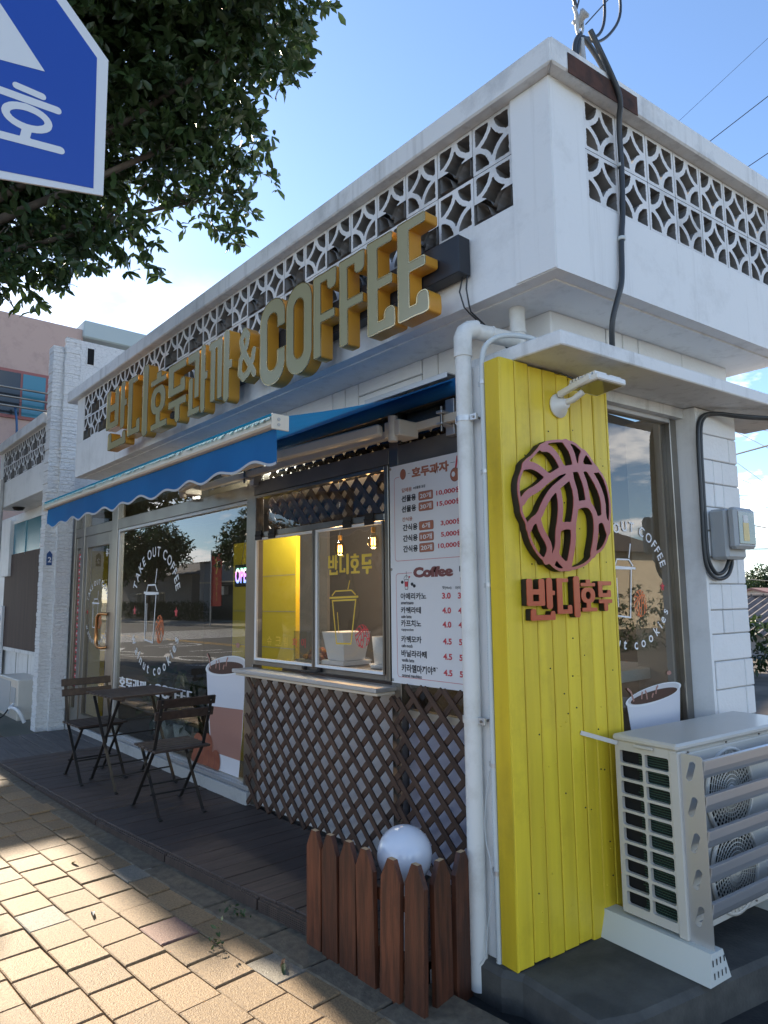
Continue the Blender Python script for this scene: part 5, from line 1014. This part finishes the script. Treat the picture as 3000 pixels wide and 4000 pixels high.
l1 = bpy.data.meshes.new('leaf'); l1.from_pydata(LV, [], LF); l1.materials.append(M_leaf)
for i in single:
    c, M3 = SP[i]; m4 = Matrix(M3.tolist()).to_4x4(); m4.translation = Vector(c) - base; q = bpy.data.objects.new('leaf', l1); COL.objects.link(q); q.parent = TN; q.matrix_local = m4
k = MB(); k.tube(smooth([(0, 0, -.1), (.03, .02, .8), (.0, .08, 1.8), (.08, .15, 2.7), (.1, .2, 3.4)], 1), [.16, .15, .14, .135, .13, .125, .12, .115, .11, .10][:10], M_bark, 12); k.build('trunk', TN)
k = MB()
for e_, r_ in ((ray_at(1040, 640, 5.6), .035), (ray_at(1250, 200, 5.7), .03), (ray_at(450, 1150, 5.4), .03), (ray_at(1000, 1000, 5.5), .025), (ray_at(300, 200, 6.2), .04), (ray_at(-300, 500, 6.4), .04), (ray_at(800, 300, 5.8), .03)):
    a = Vector((.1, .2, 3.0 + random.uniform(0, .4))); e2 = e_ - base; mid = a.lerp(e2, .5) + Vector((random.uniform(-.15, .15), random.uniform(-.15, .15), random.uniform(-.05, .2)))
    pp = smooth([a, a.lerp(mid, .5) + Vector((0, 0, .08)), mid, mid.lerp(e2, .6), e2], 1); k.tube(pp, [max(.008, r_ * (1.25 - i / len(pp) * 1.05)) for i in range(len(pp))], M_bark, 8)
    for _ in range(5): q = random.choice(pp[3:]); q = Vector(q); k.tube([q, q + Vector((random.uniform(-.3, .3), random.uniform(-.3, .3), random.uniform(-.15, .35)))], [.009, .003], M_bark, 5)
k.build('limb', TN)
# row of street trees further along and across the road (their shade and reflections reach the shop front)
fb = [(0, 0, 0, 1.0), (.7, .3, .2, .75), (-.7, -.2, .15, .8), (.1, -.75, .1, .75), (-.2, .75, .05, .75), (.3, .1, .75, .7), (-.9, .5, -.25, .5), (.95, -.45, -.2, .5), (.2, -.2, -.55, .55)]
fm = leaves_mesh('crown', sprigs(fb, 2600, 11, .42), 1.25)
def tree(loc, s, label, zc, group, rz=0., off=(0, 0)):
    t = thing('roadside_tree', label, 'tree', loc, (0, 0, rz), group); link('crown', fm, t, (off[0], off[1], zc), scale=(s, s, s * .9))
    k = MB(); k.tube([(0, 0, -.3), (.05, .02, zc * .4), (off[0] * .4, .05 + off[1] * .4, zc * .75), (off[0], off[1], zc)], [.16, .13, .11, .06], M_bark, 10)
    for i in range(5): a = 1.3 * i; k.tube([(0, .03, zc * (.62 + .05 * i)), (s * .4 * math.cos(a), s * .4 * math.sin(a), zc * .9 + .1 * i), (s * .75 * math.cos(a), s * .75 * math.sin(a), zc + .25 * i - .2)], [.055, .035, .012], M_bark, 6)
    k.build('trunk', t); return t
tree((-7.3, -2.6, .0), 1.5, 'bushy roadside tree past the left edge of the shop front', 4.6, 'roadside trees', 0, (-1.9, -.3))
for i, (x, y, s, zc) in enumerate(((-15.5, -2.4, 1.8, 4.6), (-22.5, -2.3, 1.9, 4.8), (-34, -18.6, 2.1, 4.6), (-26, -19.0, 2.3, 4.9), (-52, -18.8, 2.4, 5.2), (-62, -19.2, 2.4, 5.0), (-17, -19.2, 2.2, 4.8))):
    tree((x, y, .0), s, ('second', 'third', 'leaning banner side', 'broad', 'tall leafy', 'farthest leafy', 'nearest leafy')[i] + ' roadside tree on the ' + ('near pavement further down the street' if y > -5 else 'far side of the road'), zc, 'roadside trees near' if y > -5 else 'roadside trees far', i * 1.1)
# ------------------------------------------------------------------ across the road (seen in the glass)
def house(name, label, x0, x1, y0, y1, h, wallm, roofm, ridge=1.2, cat='house'):
    t = thing(name, label, cat, ((x0 + x1) / 2, (y0 + y1) / 2, 0)); cx_, cy2 = (x0 + x1) / 2, (y0 + y1) / 2; X, Y = (x1 - x0) / 2, (y1 - y0) / 2
    k = MB(); k.box(-X, X, -Y, Y, -.3, h, wallm); k.build('wall', t)
    k = MB(); e = .45
    k.add([(-X - e, -Y - e, h), (X + e, -Y - e, h), (X + e, Y + e, h), (-X - e, Y + e, h), (-X * .6, 0, h + ridge), (X * .6, 0, h + ridge)], [(0, 1, 5, 4), (2, 3, 4, 5), (1, 2, 5), (3, 0, 4), (0, 3, 2, 1)], roofm); k.build('roof', t); return t, X, Y
M_tileroof = mat('dark_roof_tile', (.10, .085, .08), .7, col2=(.05, .045, .042), scale=4, grain=(1, 9, 1)); M_housew = mat('house_cream', (.52, .44, .32), .8, stain=.2, stain_col=(.2, .17, .13)); M_housed = mat('house_dull', (.22, .205, .19), .8)
h1, X, Y = house('low_house', 'low house with a dark hipped roof across the road', -66, -50, -32, -21.5, 3.6, M_housed, M_tileroof, 1.5)
for x in (-2.5, 0, 2.4): k = MB(); k.box(x - .6, x + .6, Y, Y + .05, .9, 2.2, M_steel); w1 = k.build('window', h1); k = MB(); k.box(x - .54, x + .54, Y + .051, Y + .056, .96, 2.14, M_dark); k.build('pane', w1)
h2, X, Y = house('flat_shop', 'flat roofed shop across the road', -48, -38, -30, -21.2, 4.4, mat('house_grey', (.26, .27, .28), .8), M_tileroof, .1, 'building')
k = MB(); k.box(-2.8, 2.8, Y, Y + .04, .1, 2.6, M_dark); k.build('shopfront', h2); k = MB(); k.box(-3.2, 3.2, Y + .05, Y + .9, 2.75, 2.85, M_housew); k.build('porch', h2)
k = MB(); k.box(-1.2, -.3, Y + .05, Y + .4, 1.9, 2.5, M_ac); k.build('wall_unit', h2)
h3, X, Y = house('plain_house', 'cream house with a tiled roof across the road', -36, -22, -31, -21.8, 3.4, M_housew, M_tileroof, 1.4)
BN = thing('hotel_banner', 'vertical red hotel banner on a pole across the road', 'banner', (-37.6, -16.9, 0))
k = MB(); k.tube([(0, 0, -.1), (0, 0, 4.6)], .045, M_alu, 10); k.build('pole', BN); k = MB(); k.box(.05, 1.35, -.01, .01, 1.15, 4.35, mat('banner_red', (.60, .07, .05), .7, transl=.4)); k.build('cloth', BN)
F = Flat()
for i, c in enumerate('HOTEL'): F.put(c, c, .65, 2.7 - i * .30, .22, M_yvin, 1, align='c', bold=.02)
F.line([(.75, 3.1), (.60, 3.4), (.68, 3.8), (.88, 4.15)], .13, M_yvin, 1); F.build('print', BN, (0, .0115, 0), (PI / 2, 0, PI)) ; BN.children[-1].location = (1.4, .0115, 0)
HG = []
def hedge(label, x0, x1, y, h, seed, name='hedge', cat='hedge', base=0):
    bl = []
    n_ = int((x1 - x0) / .45) + 1
    for i in range(n_): bl += [(x0 + (x1 - x0) * i / n_ + random.uniform(-.1, .1), y + random.uniform(-.15, .15), base + h * f, random.uniform(.3, .42)) for f in (.25, .6, .85)]
    t = thing(name, label, cat, ((x0 + x1) / 2, y, base)); me = leaves_mesh('foliage', [(c - np.array(t.location), M3) for c, M3 in sprigs(bl, n_ * 70, seed, .5, 7)], 1.1); link('foliage', me, t); return t
hedge('dark clipped hedge along the far pavement', -62, -44, -20.0, 1.4, 21); hedge('leafy shrub bank beside the banner across the road', -36, -29, -19.8, 1.9, 22, 'shrub', 'shrub')
# ------------------------------------------------------------------ right-hand background
g = MB(); g.add([(-40, 2.6, .0), (60, 2.6, .0), (60, 6.5, .40), (-40, 6.5, .40), (60, 60, .30), (-40, 60, .30)], [(0, 1, 2, 3), (3, 2, 4, 5)], mat('yard_ground', (.16, .13, .10), .95, col2=(.08, .07, .055), scale=3, bump=.6, bscale=12, detail=9)); g.build('yard', kind='structure')
SHD = thing('corrugated_shed', 'low shed with a corrugated roof behind the hedge', 'shed', (-3.2, 12.6, .4)); k = MB(); M_corr = mat('corrugated', (.16, .14, .13), .7, col2=(.09, .08, .075), scale=5)
nn_ = 80; vs = []
for i in range(nn_ + 1): x = -2.2 + i * .085; dz = .022 * math.cos(i * PI); vs += [(x, -1.9, .40 + dz), (x, .6, 1.05 + dz)]
k.add(vs, [(2 * i, 2 * i + 2, 2 * i + 3, 2 * i + 1) for i in range(nn_)], M_corr); k.build('roof', SHD)
k = MB(); k.box(-2.1, 4.5, -1.7, .5, -.2, .38, M_conct); k.build('wall', SHD)
k = MB()
for i in range(28): k.tube([(-2.2 + i * .24, .62, 1.06), (-2.0 + i * .24, .62, 1.06)], .06, M_corr, 8)
k.build('ridge_tile', SHD)
hedge('dark ivy covered hedge behind the shop pier at the right', -3.9, .8, 7.8, .75, 31, base=.38)
WH = thing('white_gable_house', 'small white house with a gabled reddish roof far behind the shed', 'house', (-10.6, 32, .2))
k = MB(); k.prism([(-1.3, 0), (1.9, 0), (1.9, 1.1), (.3, 1.5), (-1.3, 1.1)], -3, 3, M_housew if False else M_white, Matrix.Rotation(PI / 2, 4, 'X')); k.build('wall', WH)
k = MB(); k.bar((.3, -3.2, 1.54), (.3, -3.2, 1.55), .1, .1, M_white)
for s in (-1, 1): k.add([(.3, -3.3, 1.58), (.3, 3, 1.58), (.3 + s * 1.8, 3, 1.07), (.3 + s * 1.8, -3.3, 1.07), (.3, -3.3, 1.50), (.3, 3, 1.5), (.3 + s * 1.8, 3, .99), (.3 + s * 1.8, -3.3, .99)], [(0, 1, 2, 3), (4, 7, 6, 5), (0, 3, 7, 4), (3, 2, 6, 7), (1, 5, 6, 2)], mat('roof_brown', (.30, .16, .13), .8))
k.build('roof', WH)
for i, (x, y, s) in enumerate(((-16.5, 45, 1.6), (-13.5, 48, 1.3), (-10, 50, 1.2))):
    t = thing('distant_tree', ('round green tree far behind the white gable house', 'smaller green tree beside the far round tree', 'low green tree at the right end of the far trees')[i], 'tree', (x, y, .0), (0, 0, i)); link('crown', fm, t, (0, 0, 1.2), scale=(s, s, s)); k = MB(); k.tube([(0, 0, 0), (0, 0, 1.5)], [.12, .06], M_bark, 8); k.build('trunk', t)
M_wire = mat('wire_black', (.02, .02, .022), .6)
wires = [((-6.493, 18.174, 6.653), (-4.337, 15.778, 5.539)), ((-6.505, 18.169, 6.462), (-4.348, 15.775, 5.38)), ((-6.475, 18.181, 6.305), (-4.381, 15.763, 4.89)), ((-6.507, 18.168, 5.462), (-4.365, 15.769, 5.136)), ((-6.497, 18.172, 5.438), (-4.446, 15.741, 3.932)), ((-6.5, 18.171, 4.937), (-4.452, 15.739, 3.837)), ((-6.519, 18.163, 4.315), (-4.452, 15.739, 3.837)), ((-6.511, 18.166, 4.311), (-4.476, 15.73, 3.477)), ((-6.516, 18.164, 3.975), (-4.486, 15.727, 3.328)), ((-6.439, 18.196, 3.542), (-4.507, 15.72, 3.024)), ((-6.43, 18.199, 3.256), (-4.516, 15.717, 2.894)), ((-6.441, 18.195, 2.77), (-4.537, 15.709, 2.576)), ((-6.416, 18.205, 3.175), (-4.528, 15.712, 2.71)), ((-6.511, 18.167, 1.952), (-4.589, 15.69, 1.796)),
         ((-.656, 3.271, 5.493), (.641, 3.684, 6.368)), ((-.454, 3.358, 5.237), (.397, 3.631, 5.691)), ((-.213, 3.449, 4.924), (.11, 3.554, 5.073))]
nm = ('topmost', 'second', 'third', 'thick bundled', 'steep upper', 'steep lower', 'nearly level', 'gently falling', 'thin falling', 'dark double', 'thin middle', 'dark lower', 'crossing lower', 'lowest')
for i, (a, c) in enumerate(wires):
    a, c = Vector(a), Vector(c); d = c - a; k = MB(); far = i < 14
    p0, p1 = (a - d * 3.2, c + d * 3.2) if far else (a - d * (.35 if i == 14 else .6), c + d * 9); pts = [p0.lerp(p1, t / 20) - Vector((0, 0, (.0))) for t in range(21)]
    r_ = (.022 if i == 3 else .016 if i in (9, 11) else .009) if far else (.0016, .0036, .0036)[i - 14]
    k.tube(pts, r_, M_wire, 5); q = k.build('overhead_wire')
    tag(q, (nm[i] + ' overhead wire in the sky right of the shop pier') if far else ('faint', 'upper dark', 'lower dark')[i - 14] + ' wire slanting up right above the roof parapet', 'wire', 'overhead wires')
# house whose reflection shows in the side window
h4, X, Y = house('corner_house', 'cream house with dark tiled roof on the far side of the side street', 14.5, 22, 7, 19, 3.0, M_housew, M_tileroof, 1.9)
hedge('tall hedge along the side street', 7.2, 8.2, 5.0, 1.7, 41); 
bl = [(7.6 + random.uniform(-.2, .2), 1.0 + i * .5, zz, .42) for i in range(26) for zz in (.3, .8, 1.3)]
t = thing('hedge', 'long dark hedge facing the shop across the side street', 'hedge', (7.6, 7, 0)); link('foliage', leaves_mesh('foliage', [(c - np.array((7.6, 7, 0)), M3) for c, M3 in sprigs(bl, 1700, 42, .5, 7)], 1.1), t)
g = MB(); g.add([(1.3, -3.0, -.09), (7.0, -3.0, -.09), (9.0, 40, -.05), (2.5, 40, -.05)], [(0, 1, 2, 3)], M_asph); g.build('side_street', kind='structure')
# ------------------------------------------------------------------ things inside the shop
OP = thing('open_sign', 'rainbow lit OPEN sign hung inside the shop window', 'sign', (-3.17, .60, 1.695))
k = MB(); k.box(-.145, .145, -.008, .008, -.088, .092, M_black); k.build('panel', OP, bevel=.006)
neon = mat('rainbow_neon', (1, .3, .9), emit=1.6); n, l = neon.node_tree.nodes, neon.node_tree.links; t_ = n.new('ShaderNodeTexCoord'); s_ = n.new('ShaderNodeSeparateXYZ'); l.new(t_.outputs['Object'], s_.inputs[0]); m_ = n.new('ShaderNodeMapRange'); m_.inputs[1].default_value = -.06; m_.inputs[2].default_value = .06; l.new(s_.outputs[1], m_.inputs[0]); rp = n.new('ShaderNodeValToRGB'); l.new(m_.outputs[0], rp.inputs[0])
e = rp.color_ramp.elements; e[0].position = 0; e[0].color = (.1, .35, 1, 1); e[1].position = 1; e[1].color = (.3, 1, .6, 1); q = e.new(.45); q.color = (.65, .25, 1, 1); q = e.new(.72); q.color = (1, .3, .75, 1); l.new(rp.outputs[0], n['Principled BSDF'].inputs['Emission Color'])
F = Flat(); F.put('OPEN', 'OPEN', -.128, -.06, .125, neon, 1, w=.258, bold=.03); F.build('letters', OP, (0, -.0085, 0), RF)
k = MB(); k.tube([(-.05, 0, .09), (0, .02, .35), (.02, .05, .6)], .003, M_cable, 5); k.build('cord', OP)
PO = MB(); PO.box(-.05, .05, -.002, .002, -.085, .085, mat('poster_blue', (.04, .20, .42), .5)); PO.box(-.03, .03, -.0035, -.0025, -.075, .03, M_board); tag(PO.build('window_poster', None, (-3.06, .61, 1.52)), 'small blue notice under the lit OPEN sign', 'notice')
glow = mat('filament', (1, .42, .08), emit=8); bg_ = glass('bulb_glass', (.95, .88, .75), 1.5)
for i, (x, y, z, lab) in enumerate(((-2.55, 1.1, 1.90, 'left glowing filament bulb hanging behind the serving window'), (-2.14, 1.1, 1.93, 'right glowing filament bulb hanging behind the serving window'))):
    t = thing('pendant_bulb', lab, 'lamp', (x, y, z), group='filament bulbs behind the serving window'); k = MB(); k.lathe([(.0, -.062), (.03, -.052), (.048, -.02), (.045, .012), (.022, .05), (.016, .062)], bg_, 20); k.build('bulb', t)
    k = MB()
    for a in range(6): k.tube([(.014 * math.cos(a), .014 * math.sin(a), -.035), (.012 * math.cos(a), .012 * math.sin(a), .022)], .0028, glow, 5)
    k.build('filament', t); k = MB(); k.tube([(0, 0, .062), (0, 0, .10)], .017, mat('brass', (.6, .35, .12), .3, .9), 12); k.tube([(0, 0, .10), (0, 0, .62)], .003, M_cable, 5); k.build('socket', t)
for i, (x, y, z, s, lab) in enumerate(((-2.06, .78, 1.055, 1.0, 'square white flower pot on the serving counter'), (-1.665, .78, 1.055, .62, 'small round white flower pot at the right of the serving counter'))):
    t = thing('flower_pot', lab, 'flower pot', (x, y, z)); k = MB()
    if i == 0: k.add([(-.09, -.09, .03), (.09, -.09, .03), (.09, .09, .03), (-.09, .09, .03), (-.12, -.12, .22), (.12, -.12, .22), (.12, .12, .22), (-.12, .12, .22)], [(0, 3, 2, 1), (0, 1, 5, 4), (1, 2, 6, 5), (2, 3, 7, 6), (3, 0, 4, 7), (4, 5, 6, 7)], M_board); k.box(-.12, .12, -.12, .12, 0, .028, M_board)
    else: k.lathe([(0, .02), (.06, .02), (.075, .20), (.068, .20), (.06, .16), (0, .16)], M_board, 24); k.lathe([(0, 0), (.085, 0), (.095, .025), (.08, .02), (0, .02)], M_board, 24)
    k.build('pot', t)
t = thing('pastry_tray', 'glass case of walnut pastries behind the serving window', 'display case', (-2.35, .78, 1.05)); k = MB(); k.box(-.16, .16, -.12, .12, 0, .02, M_alu); k.build('tray', t); k = MB()
for i in range(26): k.lathe([(.024 * math.sin(PI * j / 6), -.02 * math.cos(PI * j / 6)) for j in range(7)], M_cookie, 8, Matrix.Translation((random.uniform(-.13, .13), random.uniform(-.1, .1), .04 + random.choice((0, .035)))))
k.build('pastries', t, kind='stuff'); k = MB(); k.box(-.17, .17, -.13, -.127, 0, .22, M_glass); k.box(-.17, .17, -.13, .12, .221, .224, M_glass); k.build('case_glass', t)
for nm_, p_, w_ in (('ceiling_lamp_light', (-2.75, .70, 2.36), 13), ('bulb_light', (-2.55, 1.1, 1.82), 4), ('bulb_light', (-2.14, 1.1, 1.85), 4)):
    pl = bpy.data.lights.new(nm_, 'POINT'); pl.energy = w_; pl.color = (1, .93, .82) if w_ > 10 else (1, .6, .25); pl.shadow_soft_size = .06; q = bpy.data.objects.new(nm_, pl); COL.objects.link(q); q.location = p_
t = thing('ceiling_lamp', 'small white ceiling spotlight seen through the top trellis', 'lamp', (-2.75, .70, 2.475)); k = MB(); k.box(-.08, .08, -.08, .08, -.02, .02, mat('lamp_white', (1, .97, .9), emit=2.5)); k.build('diffuser', t)
t = thing('counter_stool', 'white low shelf inside the side window', 'shelf', S(-.55, 1.25, 0)); k = MB(); k.box(-.2, .2, -.45, .45, 1.04, 1.10, M_board); k.box(-.18, -.14, -.42, -.38, .1, 1.04, M_board); k.box(.14, .18, .38, .42, .1, 1.04, M_board); k.build('shelf_top', t, bevel=.003)
for x, y, h in ((-4.95, .75, .55), (-4.6, .80, .40)):
    t = thing('potted_plant', ('tall' if h > .5 else 'short') + ' leafy plant in a white pot inside the big window', 'plant', (x, y, .09)); k = MB(); k.lathe([(0, .0), (.09, 0), (.12, .25), (.1, .25), (0, .22)], M_board, 20); k.build('pot', t)
    link('foliage', leaves_mesh('foliage', sprigs([(0, 0, .25 + h * .5, h * .45)], 26, int(h * 100), .5, 6), 2.2), t)
# ------------------------------------------------------------------ small ground litter
for i, (x, y, lab, mm) in enumerate(((-1.75, -.98, 'pale curled leaf lying on the pavers left of the pink paver', M_hem), (-2.45, -.83, 'dry yellowish leaf in the paver joint further back', mat('dry_leaf', (.38, .30, .12), .7)), (-.83, -.50, 'brown curled leaf by the picket fence foot', mat('brown_leaf', (.16, .075, .035), .7)), (-.80, -.525, 'small green leaf on the kerb by the picket fence', M_leaf))):
    k = MB(); k.add([(p[0], p[1] * (.55), p[2] + .012 * math.sin(p[0] * 40)) for p in LV], LF, mm); q = k.build('fallen_leaf', None, (x, y, gz(x) + .012), (.25, .2, random.uniform(0, 6))); tag(q, lab, 'leaf', 'leaves fallen on the pavers')
for (x, y, n_, lab) in ((-1.30, -.47, 16, 'small weed growing between kerb and deck'), (-1.12, -.66, 8, 'tiny weed sprouting in a paver joint')):
    t = thing('weed', lab, 'weed', (x, y, .0)); link('foliage', leaves_mesh('foliage', sprigs([(0, 0, .02, .05)], n_ // 2, int(abs(x) * 100), .5, 5), .32), t)
